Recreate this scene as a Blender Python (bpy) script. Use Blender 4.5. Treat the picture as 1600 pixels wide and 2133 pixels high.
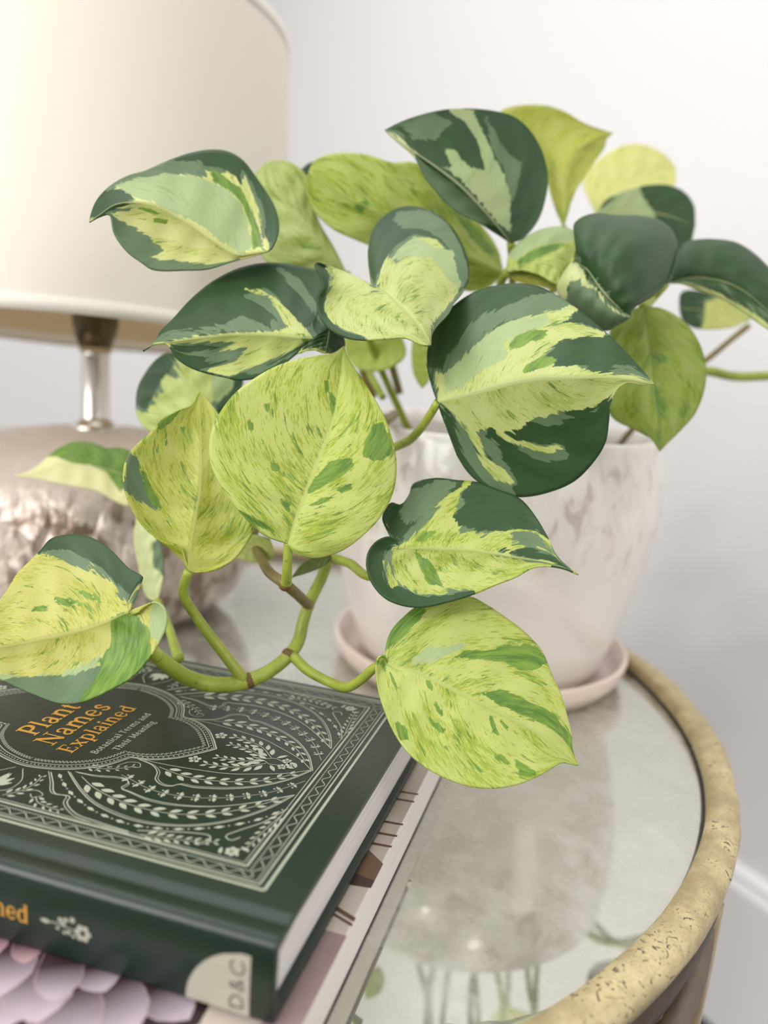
import bpy, bmesh, math, random
import numpy as np
from mathutils import Vector

random.seed(7)
for o in list(bpy.data.objects):
    bpy.data.objects.remove(o, do_unlink=True)
scene = bpy.context.scene
COL = scene.collection

# ------------------------------------------------------------------ camera
F, PITCH, ROLL = 1700.0, math.radians(11.36), math.radians(-4.0)   # focal length in pixels of a 1600 x 2133 frame
CAM_H = 0.195
cam_d = bpy.data.cameras.new('camera')
cam = bpy.data.objects.new('camera', cam_d)
COL.objects.link(cam)
cam_d.sensor_fit = 'HORIZONTAL'
cam_d.sensor_width = 36.0
cam_d.lens = F / 1600 * 36.0
cam_d.clip_start = 0.01
cam.location = (0, 0, CAM_H)
fwd = Vector((0, math.cos(PITCH), -math.sin(PITCH)))
upv = Vector((0, math.sin(PITCH), math.cos(PITCH)))
rgt = Vector((1, 0, 0))
xr = rgt * math.cos(ROLL) - (-upv) * math.sin(ROLL) * -1
# image x axis / image down axis expressed in the level frame
ix = rgt * math.cos(ROLL) + (-upv) * math.sin(ROLL)
iy = -rgt * math.sin(ROLL) + (-upv) * math.cos(ROLL)
from mathutils import Matrix
R3 = Matrix((ix, -iy, -fwd)).transposed()
cam.rotation_mode = 'QUATERNION'
cam.rotation_quaternion = R3.to_quaternion()
cam_d.dof.use_dof = True
cam_d.dof.focus_distance = 0.300
cam_d.dof.aperture_fstop = 6.8
scene.camera = cam

# ------------------------------------------------------------------ light
world = bpy.data.worlds.new('world')
scene.world = world
world.use_nodes = True
wb = world.node_tree.nodes['Background']
wb.inputs[0].default_value = (1.0, 0.99, 0.975, 1)
wb.inputs[1].default_value = 0.8

def area(name, loc, target, sx, sy, power, color):
    d = bpy.data.lights.new(name, 'AREA')
    d.shape = 'RECTANGLE'; d.size = sx; d.size_y = sy; d.energy = power; d.color = color
    o = bpy.data.objects.new(name, d); COL.objects.link(o)
    o.location = loc
    o.rotation_euler = (Vector(target) - Vector(loc)).to_track_quat('-Z', 'Y').to_euler()
    return o
area('window_light', (-1.55, -0.85, 0.95), (0.0, 0.5, 0.08), 1.2, 1.4, 29, (1.0, 0.99, 0.975))
area('side_fill_light', (1.7, -1.3, 0.9), (0.0, 0.5, 0.1), 1.0, 1.2, 15, (1.0, 0.99, 0.985))  # added fill from the right front for pot and shade, no window there
area('ceiling_fill_light', (-0.55, 0.75, 1.70), (-0.55, 0.8, 0.0), 1.6, 1.4, 13, (1.0, 0.99, 0.985))  # added overhead fill standing in for ceiling bounce, no fixture

scene.view_settings.view_transform = 'Standard'
scene.view_settings.look = 'None'
scene.view_settings.gamma = 1.0
scene.view_settings.use_curve_mapping = False
scene.view_settings.exposure = 0.27

# ------------------------------------------------------------------ helpers
def srgb(r, g, b):
    f = lambda c: (c / 255 / 12.92) if c / 255 <= 0.04045 else ((c / 255 + 0.055) / 1.055) ** 2.4
    return (f(r), f(g), f(b), 1.0)

IX = np.array(ix); IY = np.array(iy); FW = np.array(fwd)
def ray(u, v):
    return FW + IX * ((u - 800.0) / F) + IY * ((v - 1066.5) / F)
def at(u, v, Z):
    """world point seen at photo pixel (u, v) at depth Z metres along the lens axis"""
    return np.array((0, 0, CAM_H)) + ray(u, v) * Z

CROPS = {'A': (150, 280, 2.623), 'B': (620, 200, 2.6667), 'C': (1000, 200, 2.6667), 'D': (240, 700, 2.5806),
         'E': (750, 580, 2.4615), 'F': (0, 550, 2.2453), 'G': (740, 1220, 3.2), 'X': (0, 0, 1.0)}
def px(crop, pts):
    x0, y0, s = CROPS[crop]
    return np.array([(x0 + x / s, y0 + y / s) for x, y in pts], float)

def mesh_obj(name, verts, faces, mat=None, parent=None, smooth=True, uvs=None):
    me = bpy.data.meshes.new(name)
    me.from_pydata([tuple(map(float, v)) for v in verts], [], [tuple(f) for f in faces])
    if smooth:
        me.polygons.foreach_set('use_smooth', [True] * len(me.polygons))
    me.update()
    o = bpy.data.objects.new(name, me)
    COL.objects.link(o)
    if mat: me.materials.append(mat)
    if parent: o.parent = parent; o.matrix_parent_inverse = Matrix.Translation(-Vector(parent.location)) if tuple(parent.rotation_euler) == (0, 0, 0) else parent.matrix_basis.inverted()
    return o
def bm_obj(name, bm, mat=None, parent=None, smooth=False):
    me = bpy.data.meshes.new(name)
    bm.normal_update()
    bm.to_mesh(me); bm.free()
    if smooth: me.polygons.foreach_set('use_smooth', [True] * len(me.polygons))
    o = bpy.data.objects.new(name, me); COL.objects.link(o)
    if mat: me.materials.append(mat)
    if parent: o.parent = parent; o.matrix_parent_inverse = parent.matrix_basis.inverted()
    return o
def thing(name, label, cat, loc=(0, 0, 0)):
    o = bpy.data.objects.new(name, None); COL.objects.link(o)
    o.location = loc; o.empty_display_size = 0.02
    o['label'] = label; o['category'] = cat
    return o
def catmull(P, n, closed=False):
    P = np.asarray(P, float)
    if len(P) == 2:
        t = np.linspace(0, 1, n)[:, None]
        return P[0] * (1 - t) + P[1] * t
    Q = np.vstack([2 * P[0] - P[1], P, 2 * P[-1] - P[-2]])
    out = []
    for i in range(1, len(Q) - 2):
        p0, p1, p2, p3 = Q[i - 1], Q[i], Q[i + 1], Q[i + 2]
        # centripetal
        d = lambda a, b: max(np.linalg.norm(b - a), 1e-9) ** 0.5
        t0 = 0; t1 = t0 + d(p0, p1); t2 = t1 + d(p1, p2); t3 = t2 + d(p2, p3)
        for t in np.linspace(t1, t2, 14, endpoint=False):
            A1 = (t1 - t) / (t1 - t0) * p0 + (t - t0) / (t1 - t0) * p1
            A2 = (t2 - t) / (t2 - t1) * p1 + (t - t1) / (t2 - t1) * p2
            A3 = (t3 - t) / (t3 - t2) * p2 + (t - t2) / (t3 - t2) * p3
            B1 = (t2 - t) / (t2 - t0) * A1 + (t - t0) / (t2 - t0) * A2
            B2 = (t3 - t) / (t3 - t1) * A2 + (t - t1) / (t3 - t1) * A3
            out.append((t2 - t) / (t2 - t1) * B1 + (t - t1) / (t2 - t1) * B2)
    out.append(P[-1])
    out = np.array(out)
    s = np.r_[0, np.cumsum(np.linalg.norm(np.diff(out, axis=0), axis=1))]
    if s[-1] == 0: return np.repeat(out[:1], n, 0)
    q = np.linspace(0, s[-1], n)
    return np.stack([np.interp(q, s, out[:, k]) for k in range(out.shape[1])], 1)

def tube(name, pts, radii, mat, parent, n=40, sides=12, cap=True):
    C = catmull(pts, n)
    rr = np.interp(np.linspace(0, 1, n), np.linspace(0, 1, len(radii)), radii)
    V, Fc = [], []
    T = np.gradient(C, axis=0); T /= np.linalg.norm(T, axis=1)[:, None]
    ref = np.array((0.3, 0.2, 1.0))
    N = np.cross(T[0], ref); N /= np.linalg.norm(N)
    for i in range(n):
        N = N - T[i] * (N @ T[i]); N /= np.linalg.norm(N)
        B = np.cross(T[i], N)
        for k in range(sides):
            a = 2 * math.pi * k / sides
            V.append(C[i] + rr[i] * (math.cos(a) * N + math.sin(a) * B))
    for i in range(n - 1):
        for k in range(sides):
            k2 = (k + 1) % sides
            Fc.append((i * sides + k, i * sides + k2, (i + 1) * sides + k2, (i + 1) * sides + k))
    if cap:
        Fc.append(tuple(range(sides))[::-1]); Fc.append(tuple((n - 1) * sides + k for k in range(sides)))
    return mesh_obj(name, V, Fc, mat, parent)

def lathe(name, prof, mat, parent, center=(0, 0, 0), seg=96, close=False, smooth=True, wobble=None):
    V, Fc = [], []
    m = len(prof)
    for k in range(seg):
        a = 2 * math.pi * k / seg
        for j, (r, z) in enumerate(prof):
            w = wobble(a, j) if wobble else (0, 0)
            V.append((center[0] + (r + w[0]) * math.cos(a), center[1] + (r + w[0]) * math.sin(a), center[2] + z + w[1]))
    for k in range(seg):
        k2 = (k + 1) % seg
        for j in range(m - 1 + (1 if close else 0)):
            j2 = (j + 1) % m
            Fc.append((k * m + j, k2 * m + j, k2 * m + j2, k * m + j2))
    return mesh_obj(name, V, Fc, mat, parent, smooth)

# ------------------------------------------------------------------ materials
def new_mat(name):
    m = bpy.data.materials.new(name); m.use_nodes = True
    nt = m.node_tree
    return m, nt, nt.nodes['Principled BSDF']
class G:
    """small node-graph writer"""
    def __init__(s, nt): s.nt = nt
    def n(s, t, **k):
        x = s.nt.nodes.new(t)
        for a, b in k.items(): setattr(x, a, b)
        return x
    def link(s, a, b): s.nt.links.new(a, b)
    def val(s, inp, v):
        if isinstance(v, bpy.types.NodeSocket): s.link(v, inp)
        else: inp.default_value = v
    def math(s, op, a, b=0.0, c=None, clamp=False):
        x = s.n('ShaderNodeMath', operation=op); x.use_clamp = clamp
        s.val(x.inputs[0], a); s.val(x.inputs[1], b)
        if c is not None: s.val(x.inputs[2], c)
        return x.outputs[0]
    def sstep(s, v, lo, hi):
        x = s.n('ShaderNodeMapRange', interpolation_type='SMOOTHSTEP')
        s.val(x.inputs['Value'], v); x.inputs['From Min'].default_value = lo; x.inputs['From Max'].default_value = hi
        return x.outputs['Result']
    def mix(s, f, a, b):
        x = s.n('ShaderNodeMix', data_type='RGBA')
        s.val(x.inputs[0], f); s.val(x.inputs[6], a); s.val(x.inputs[7], b)
        return x.outputs[2]
    def noise(s, vec, scale, detail=3.0, rough=0.55, dist=0.0):
        x = s.n('ShaderNodeTexNoise')
        if vec is not None: s.link(vec, x.inputs['Vector'])
        x.inputs['Scale'].default_value = scale; x.inputs['Detail'].default_value = detail
        x.inputs['Roughness'].default_value = rough; x.inputs['Distortion'].default_value = dist
        return x.outputs['Fac']
    def mapping(s, vec, scale=(1, 1, 1), loc=(0, 0, 0)):
        x = s.n('ShaderNodeMapping'); s.link(vec, x.inputs['Vector'])
        x.inputs['Scale'].default_value = scale; x.inputs['Location'].default_value = loc
        return x.outputs[0]
    def attr(s, name, kind='GEOMETRY'):
        x = s.n('ShaderNodeAttribute', attribute_type=kind, attribute_name=name)
        return x
    def bump(s, h, strength, dist, bsdf):
        x = s.n('ShaderNodeBump'); s.link(h, x.inputs['Height'])
        x.inputs['Strength'].default_value = strength; x.inputs['Distance'].default_value = dist
        s.link(x.outputs[0], bsdf.inputs['Normal'])
def plain(name, rgb, rough=0.5, metal=0.0, var=0.06, scale=40, bump=0.0, spec=0.5, coat=0.0):
    m, nt, b = new_mat(name); g = G(nt)
    tc = g.n('ShaderNodeTexCoord').outputs['Object']
    nz = g.noise(tc, scale, 4)
    c = srgb(*rgb)
    lo = tuple(x * (1 - var) for x in c[:3]) + (1,); hi = tuple(min(1, x * (1 + var)) for x in c[:3]) + (1,)
    g.link(g.mix(nz, lo, hi), b.inputs['Base Color'])
    b.inputs['Roughness'].default_value = rough; b.inputs['Metallic'].default_value = metal
    b.inputs['Specular IOR Level'].default_value = spec
    b.inputs['Coat Weight'].default_value = coat; b.inputs['Coat Roughness'].default_value = 0.08
    if bump: g.bump(nz, 0.5, bump, b)
    return m

def leaf_material():
    m, nt, b = new_mat('variegated_leaf'); g = G(nt)
    uv = g.n('ShaderNodeUVMap', uv_map='vein').outputs[0]
    oi = g.n('ShaderNodeObjectInfo')
    cl = oi.outputs['Color']
    rnd = g.attr('seed', 'OBJECT').outputs['Fac']
    off = g.n('ShaderNodeCombineXYZ'); g.link(rnd, off.inputs[0]); g.link(rnd, off.inputs[2])
    ad = g.n('ShaderNodeVectorMath', operation='ADD'); g.link(uv, ad.inputs[0]); g.link(off.outputs[0], ad.inputs[1])
    s0 = g.n('ShaderNodeSeparateXYZ'); g.link(ad.outputs[0], s0.inputs[0])
    cb = g.n('ShaderNodeCombineXYZ')          # follow the lateral veins, which sweep towards the tip
    g.link(g.math('SUBTRACT', s0.outputs[0], g.math('MULTIPLY', s0.outputs[1], 0.34)), cb.inputs[0]); g.link(s0.outputs[1], cb.inputs[1]); g.link(s0.outputs[2], cb.inputs[2])
    V = cb.outputs[0]
    e1 = g.noise(g.mapping(V, (38, 3.6, 1)), 1.0, 5, 0.65)
    e2 = g.noise(g.mapping(V, (95, 16, 1)), 1.0, 2, 0.5)
    jag = g.math('ADD', g.math('MULTIPLY', g.math('SUBTRACT', e1, 0.5), 46.0), g.math('MULTIPLY', g.math('SUBTRACT', e2, 0.5), 10.0))
    jagd = g.math('MULTIPLY', jag, g.attr('edge', 'OBJECT').outputs['Fac'])
    msk = lambda nm, k=1.0: g.sstep(g.math('ADD', g.attr(nm).outputs['Fac'], g.math('MULTIPLY', jagd, k)), -1.0, 1.0)
    # lime ground with elongated flecks
    spk = g.attr('speckle', 'OBJECT').outputs['Fac']
    f1 = g.noise(g.mapping(V, (56, 4.6, 1), (3, 1, 0)), 1.0, 4, 0.62, 0.6)
    f2 = g.noise(g.mapping(V, (130, 13, 1), (9, 5, 0)), 1.0, 4, 0.65, 0.4)
    f3 = g.noise(g.mapping(V, (9, 3.0, 1), (2, 7, 0)), 1.0, 2, 0.5)
    f4 = g.noise(g.mapping(V, (420, 120, 1), (1, 8, 0)), 1.0, 2, 0.5)
    hsv = g.n('ShaderNodeHueSaturation'); g.link(cl, hsv.inputs['Color'])
    hsv.inputs['Value'].default_value = 0.72; hsv.inputs['Saturation'].default_value = 1.12; hsv.inputs['Hue'].default_value = 0.513
    hs2 = g.n('ShaderNodeHueSaturation'); g.link(cl, hs2.inputs['Color'])
    hs2.inputs['Value'].default_value = 1.06; hs2.inputs['Saturation'].default_value = 0.82
    ground = g.mix(g.sstep(g.math('ADD', f4, g.math('MULTIPLY', g.math('SUBTRACT', f3, 0.5), 0.5)), 0.36, 0.62), hs2.outputs[0], cl)
    ground = g.mix(g.math('MULTIPLY', g.sstep(g.math('ADD', f2, g.math('MULTIPLY', g.math('SUBTRACT', f3, 0.5), 0.6)), 0.50, 0.62), g.math('MINIMUM', spk, 1.0)), ground, hsv.outputs[0])
    thr = g.math('ADD', f1, g.math('MULTIPLY', g.math('SUBTRACT', f3, 0.5), 0.35))
    fle = g.math('MULTIPLY', g.sstep(g.math('ADD', thr, g.math('MULTIPLY', spk, 0.05)), 0.655, 0.675), g.sstep(spk, 0.0, 0.15))
    mid = g.mix(g.sstep(e1, 0.35, 0.65), srgb(82, 122, 44), srgb(126, 160, 60))
    col = g.mix(g.math('MULTIPLY', fle, 0.85), ground, mid)
    # dark, sage, light-over-dark, pale sage and mid-green zones, in that order
    dk = g.mix(g.noise(g.mapping(V, (14, 3, 1)), 1.0, 3), srgb(30, 62, 28), srgb(60, 92, 52))
    sg = g.mix(e1, srgb(84, 110, 76), srgb(116, 140, 104))
    ps = g.mix(f2, srgb(150, 172, 120), srgb(180, 196, 140))
    fr = g.math('MULTIPLY', g.math('SUBTRACT', g.noise(g.mapping(V, (10, 2.2, 1), (4, 2, 0)), 1.0, 2), 0.42), 90.0)
    fringe = lambda nm: g.sstep(g.math('ADD', g.attr(nm).outputs['Fac'], g.math('ADD', jagd, g.math('MAXIMUM', fr, -2.0))), -1.0, 1.0)
    col = g.mix(fringe('sdD'), col, sg)
    col = g.mix(msk('sdD'), col, dk)
    col = g.mix(msk('sdS', 1.2), col, sg)
    col = g.mix(g.math('MULTIPLY', fringe('sdL'), 0.9), col, sg)
    col = g.mix(msk('sdL'), col, g.mix(g.math('MULTIPLY', fle, 0.8), ground, mid))
    col = g.mix(msk('sdP'), col, g.mix(g.math('MULTIPLY', fle, 0.35), ps, mid))
    col = g.mix(msk('sdM', 0.8), col, mid)
    # midrib line
    sx = g.n('ShaderNodeSeparateXYZ'); g.link(uv, sx.inputs[0])
    rib = g.math('SUBTRACT', 1.0, g.sstep(sx.outputs[1], 0.008, 0.03))
    col = g.mix(g.math('MULTIPLY', rib, 0.55), col, hs2.outputs[0])
    g.link(col, b.inputs['Base Color'])
    b.inputs['Roughness'].default_value = 0.40
    b.inputs['Specular IOR Level'].default_value = 0.42
    hb = g.math('ADD', g.math('MULTIPLY', f4, 0.35), g.math('ADD', g.math('MULTIPLY', e1, 0.8), g.math('MULTIPLY', rib, -0.6)))
    g.bump(hb, 0.35, 0.0006, b)
    tr = g.n('ShaderNodeBsdfTranslucent')
    h3 = g.n('ShaderNodeHueSaturation'); g.link(col, h3.inputs['Color'])
    h3.inputs['Saturation'].default_value = 1.15; h3.inputs['Value'].default_value = 1.1
    g.link(h3.outputs[0], tr.inputs['Color'])
    mx = g.n('ShaderNodeMixShader'); mx.inputs[0].default_value = 0.22
    g.link(b.outputs[0], mx.inputs[1]); g.link(tr.outputs[0], mx.inputs[2])
    g.link(mx.outputs[0], nt.nodes['Material Output'].inputs['Surface'])
    return m

def stem_material(name, c1, c2, c3):
    m, nt, b = new_mat(name); g = G(nt)
    tc = g.n('ShaderNodeTexCoord').outputs['Object']
    n1 = g.noise(tc, 55, 3); n2 = g.noise(tc, 400, 3)
    c = g.mix(g.sstep(n1, 0.3, 0.7), srgb(*c1), srgb(*c2))
    c = g.mix(g.math('MULTIPLY', g.sstep(n2, 0.58, 0.72), 0.6), c, srgb(*c3))
    g.link(c, b.inputs['Base Color'])
    b.inputs['Roughness'].default_value = 0.42
    b.inputs['Subsurface Weight'].default_value = 0.15
    b.inputs['Subsurface Radius'].default_value = (0.004, 0.005, 0.001)
    return m

LEAF = leaf_material()
STEM = stem_material('vine_green', (134, 148, 42), (164, 176, 70), (104, 112, 42))
STEMB = stem_material('vine_brown', (104, 92, 44), (128, 118, 56), (70, 52, 30))
NODE = plain('node_brown', (104, 78, 44), 0.6, var=0.2, scale=600)

def wall_material():
    m, nt, b = new_mat('white_wall_paint'); g = G(nt)
    tc = g.n('ShaderNodeTexCoord').outputs['Object']
    n1 = g.noise(tc, 240, 3)
    g.link(g.mix(n1, srgb(228, 227, 227), srgb(234, 233, 233)), b.inputs['Base Color'])
    b.inputs['Roughness'].default_value = 0.45
    g.bump(n1, 0.15, 0.0004, b)
    return m
WALL = wall_material()
TRIM = plain('white_gloss_trim', (240, 239, 240), 0.3, var=0.02)

def mirror_material():
    m, nt, b = new_mat('antiqued_mirror_glass'); g = G(nt)
    tc = g.n('ShaderNodeTexCoord').outputs['Object']
    n1 = g.noise(tc, 26, 5, 0.6, 0.6); n2 = g.noise(tc, 90, 4, 0.6)
    g.link(g.mix(g.sstep(n1, 0.38, 0.66), srgb(206, 206, 194), srgb(222, 222, 216)), b.inputs['Base Color'])
    b.inputs['Metallic'].default_value = 1.0
    b.inputs['Roughness'].default_value = 0.04
    g.link(g.math('ADD', 0.02, g.math('MULTIPLY', g.sstep(n1, 0.5, 0.75), 0.08)), b.inputs['Roughness'])
    d = g.n('ShaderNodeBsdfDiffuse'); g.link(g.mix(n2, srgb(172, 172, 158), srgb(206, 205, 198)), d.inputs['Color'])
    mx = g.n('ShaderNodeMixShader')
    g.link(g.math('ADD', 0.26, g.math('MULTIPLY', g.sstep(g.math('ADD', n1, g.math('MULTIPLY', n2, 0.25)), 0.5, 0.75), 0.32)), mx.inputs[0])
    g.link(b.outputs[0], mx.inputs[1]); g.link(d.outputs[0], mx.inputs[2])
    g.link(mx.outputs[0], nt.nodes['Material Output'].inputs['Surface'])
    return m
MIRROR = mirror_material()

def gold_material():
    m, nt, b = new_mat('aged_gold_leaf'); g = G(nt)
    tc = g.n('ShaderNodeTexCoord').outputs['Object']
    n1 = g.noise(tc, 70, 5, 0.6); n2 = g.noise(tc, 210, 5, 0.66, 2.2); n3 = g.noise(tc, 900, 2)
    c = g.mix(g.sstep(n1, 0.32, 0.68), srgb(172, 156, 118), srgb(212, 196, 152))
    c = g.mix(g.math('MULTIPLY', g.sstep(n3, 0.45, 0.7), 0.25), c, srgb(132, 112, 76))
    c = g.mix(g.math('MULTIPLY', g.sstep(n2, 0.575, 0.61), g.sstep(n1, 0.44, 0.56)), c, srgb(56, 50, 44))
    g.link(c, b.inputs['Base Color'])
    b.inputs['Metallic'].default_value = 0.35
    b.inputs['Roughness'].default_value = 0.52
    g.bump(g.math('ADD', g.math('MULTIPLY', n1, 0.5), g.math('MULTIPLY', n2, -0.6)), 0.4, 0.0007, b)
    return m
GOLD = gold_material()
BRONZE = plain('dark_bronze', (74, 62, 50), 0.5, 0.5, 0.35, 160, 0.0010)
TWIG = plain('grey_brown_twig', (112, 98, 86), 0.55, 0.25, 0.25, 160, 0.0012)
TWIG2 = plain('pale_bronze_rod', (176, 156, 124), 0.4, 0.5, 0.25, 120, 0.0008)
RIM_REFL = plain('black_rim_reflection', (22, 22, 22), 0.5, var=0.1)

def pot_material():
    m, nt, b = new_mat('pearl_glazed_ceramic'); g = G(nt)
    tc = g.n('ShaderNodeTexCoord').outputs['Object']
    sp = g.n('ShaderNodeSeparateXYZ'); g.link(tc, sp.inputs[0])
    mp = g.mapping(tc, (1, 1, 0.55))
    n1 = g.noise(mp, 85, 5, 0.62, 0.8); n2 = g.noise(mp, 30, 3)
    band = g.sstep(sp.outputs[2], 0.070, 0.105)
    c = g.mix(n2, srgb(230, 222, 215), srgb(240, 234, 229))
    blot = g.math('MULTIPLY', g.sstep(n1, 0.52, 0.66), g.math('MULTIPLY', band, 0.6))
    c = g.mix(blot, c, srgb(168, 154, 138))
    c = g.mix(g.math('MULTIPLY', g.sstep(n1, 0.46, 0.36), g.math('MULTIPLY', band, 0.7)), c, srgb(240, 241, 232))
    g.link(c, b.inputs['Base Color'])
    b.inputs['Roughness'].default_value = 0.24
    b.inputs['Coat Weight'].default_value = 0.5; b.inputs['Coat Roughness'].default_value = 0.06
    g.bump(g.math('MULTIPLY', n1, band), 0.5, 0.0014, b)
    return m
POT = pot_material()
SAUCER = plain('blush_ceramic', (230, 212, 202), 0.3, var=0.05, scale=30, coat=0.4)
SOIL = plain('potting_soil', (58, 44, 34), 0.95, var=0.5, scale=300, bump=0.004)

def lampbase_material():
    m, nt, b = new_mat('crackled_mercury_glass'); g = G(nt)
    tc = g.n('ShaderNodeTexCoord').outputs['Object']
    sp = g.n('ShaderNodeSeparateXYZ'); g.link(tc, sp.inputs[0])
    vo = g.n('ShaderNodeTexVoronoi', feature='DISTANCE_TO_EDGE'); g.link(g.mapping(tc, (1, 1, 0.6)), vo.inputs['Vector']); vo.inputs['Scale'].default_value = 75
    n1 = g.noise(g.mapping(tc, (1, 1, 0.5)), 90, 4, 0.6)
    low = g.math('SUBTRACT', 1.0, g.sstep(sp.outputs[2], 0.085, 0.112))
    c = g.mix(n1, srgb(178, 164, 154), srgb(206, 194, 185))
    c = g.mix(g.math('MULTIPLY', g.sstep(n1, 0.52, 0.6), low), c, srgb(132, 112, 98))
    c = g.mix(g.math('MULTIPLY', g.sstep(n1, 0.44, 0.38), low), c, srgb(226, 214, 206))
    g.link(c, b.inputs['Base Color'])
    b.inputs['Metallic'].default_value = 0.3
    g.link(g.math('SUBTRACT', 0.5, g.math('MULTIPLY', low, 0.18)), b.inputs['Roughness'])
    h = g.math('MULTIPLY', g.math('ADD', g.math('MULTIPLY', vo.outputs[0], 2.0), n1), low)
    g.bump(h, 0.9, 0.0035, b)
    return m
LAMPB = lampbase_material()
CHROME = plain('brushed_nickel', (206, 200, 194), 0.22, 0.9, 0.04)
SOCKET = plain('bronze_socket', (92, 78, 54), 0.35, 0.7, 0.2)
def shade_material(name, c, tr):
    m, nt, b = new_mat(name); g = G(nt)
    tc = g.n('ShaderNodeTexCoord').outputs['Object']
    n = g.noise(g.mapping(tc, (1, 1, 3)), 600, 2)
    cc = g.mix(n, srgb(*[x - 6 for x in c]), srgb(*c))
    g.link(cc, b.inputs['Base Color']); b.inputs['Roughness'].default_value = 0.8
    g.bump(n, 0.2, 0.0004, b)
    t = g.n('ShaderNodeBsdfTranslucent'); g.link(cc, t.inputs['Color'])
    mx = g.n('ShaderNodeMixShader'); mx.inputs[0].default_value = tr
    g.link(b.outputs[0], mx.inputs[1]); g.link(t.outputs[0], mx.inputs[2])
    g.link(mx.outputs[0], nt.nodes['Material Output'].inputs['Surface'])
    return m
SHADE = shade_material('ivory_linen_shade', (246, 242, 233), 0.25)
LINING = shade_material('cream_shade_lining', (226, 208, 172), 0.2)

CLOTH = plain('dark_green_book_cloth', (10, 34, 22), 0.33, var=0.08, scale=900, bump=0.0001, spec=0.5)
SILVER = plain('silver_foil_print', (176, 182, 164), 0.42, 0.25, 0.05, 200)
GOLDP = plain('gold_foil_print', (206, 156, 66), 0.4, 0.3, 0.08, 200)
BADGE = plain('putty_grey_print', (166, 164, 150), 0.6, var=0.05)
INK = plain('dark_ink', (52, 56, 52), 0.6, var=0.05)
def paper_material(name, c, zf):
    m, nt, b = new_mat(name); g = G(nt)
    tc = g.n('ShaderNodeTexCoord').outputs['Object']
    n = g.noise(g.mapping(tc, (2, 2, zf)), 1.0, 4, 0.7)
    g.link(g.mix(g.sstep(n, 0.35, 0.65), srgb(*[x - 20 for x in c]), srgb(*c)), b.inputs['Base Color'])
    b.inputs['Roughness'].default_value = 0.75
    g.bump(n, 0.3, 0.0002, b)
    return m
PAPER = paper_material('white_page_edges', (226, 222, 222), 2600)
PAPER2 = paper_material('ivory_page_edges', (236, 230, 226), 1900)
BACKC = plain('charcoal_card', (52, 50, 54), 0.5, var=0.1, scale=400)
def print_material():
    m, nt, b = new_mat('printed_photo'); g = G(nt)
    a = g.attr('ink').outputs['Color']
    tc = g.n('ShaderNodeTexCoord').outputs['Object']
    n = g.noise(tc, 260, 3)
    hs = g.n('ShaderNodeHueSaturation'); g.link(a, hs.inputs['Color']); g.link(g.math('ADD', 0.9, g.math('MULTIPLY', n, 0.2)), hs.inputs['Value'])
    g.link(hs.outputs[0], b.inputs['Base Color']); b.inputs['Roughness'].default_value = 0.35
    return m
PRINT = print_material()

# ------------------------------------------------------------------ the setting
FLOOR_Z = -0.66
def box_bm(bm, p0, ax, ay, az):
    """box from corner p0 along three edge vectors"""
    p0, ax, ay, az = map(Vector, (p0, ax, ay, az))
    v = [bm.verts.new(p0 + ax * i + ay * j + az * k) for i in (0, 1) for j in (0, 1) for k in (0, 1)]
    for f in ((0, 1, 3, 2), (4, 6, 7, 5), (0, 4, 5, 1), (2, 3, 7, 6), (0, 2, 6, 4), (1, 5, 7, 3)):
        bm.faces.new([v[i] for i in f])
    bmesh.ops.recalc_face_normals(bm, faces=bm.faces[:])
WP = Vector((0.495, 0.955, 0)); WD = Vector((-0.51, 0.86, 0)).normalized(); WN = Vector((0.86, 0.51, 0)).normalized()
def structure(name, bm, mat):
    o = bm_obj(name, bm, mat); o['kind'] = 'structure'; return o
bm = bmesh.new()
box_bm(bm, WP + WD * -1.9 + Vector((0, 0, FLOOR_Z)), WD * 6.2, WN * 0.1, (0, 0, 2.4)); structure('wall_back', bm, WALL)
bm = bmesh.new(); box_bm(bm, (-3.2, 2.6, FLOOR_Z), (2.76, 0, 0), (0, 0.1, 0), (0, 0, 2.4)); structure('wall_left', bm, WALL)
bm = bmesh.new()
b0 = WP + WD * -1.9 + Vector((0, 0, FLOOR_Z))
prof = [(0, 0), (-0.016, 0), (-0.016, 0.205), (-0.011, 0.214), (-0.011, 0.222), (-0.004, 0.23), (0, 0.23)]
for e in (0, 6.2):
    for n_, z_ in prof: bm.verts.new(b0 + WD * e + WN * n_ + Vector((0, 0, z_)))
bm.verts.ensure_lookup_table(); k = len(prof)
for i in range(k): bm.faces.new([bm.verts[j] for j in (i, (i + 1) % k, k + (i + 1) % k, k + i)])
bm.faces.new([bm.verts[i] for i in range(k)]); bm.faces.new([bm.verts[k + i] for i in range(k)])
bmesh.ops.recalc_face_normals(bm, faces=bm.faces[:]); structure('baseboard_back', bm, TRIM)
FLOORM = plain('dark_grey_floor', (62, 58, 58), 0.4, var=0.15, scale=8)
bm = bmesh.new(); box_bm(bm, (-3.2, -2.6, FLOOR_Z - 0.05), (5.2, 0, 0), (0, 7.2, 0), (0, 0, 0.05)); structure('floor', bm, FLOORM)
bm = bmesh.new(); box_bm(bm, (-3.2, -2.6, FLOOR_Z + 2.4), (5.2, 0, 0), (0, 7.2, 0), (0, 0, 0.05)); structure('ceiling', bm, WALL)

ROOM = plain('warm_grey_wall_paint', (222, 218, 214), 0.7, var=0.03)
bm = bmesh.new(); box_bm(bm, (-3.2, -2.7, FLOOR_Z), (5.2, 0, 0), (0, 0.1, 0), (0, 0, 2.4)); structure('wall_front', bm, ROOM)
bm = bmesh.new(); box_bm(bm, (1.9, -2.6, FLOOR_Z), (0.1, 0, 0), (0, 3.0, 0), (0, 0, 2.4)); structure('wall_right', bm, ROOM)

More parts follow.
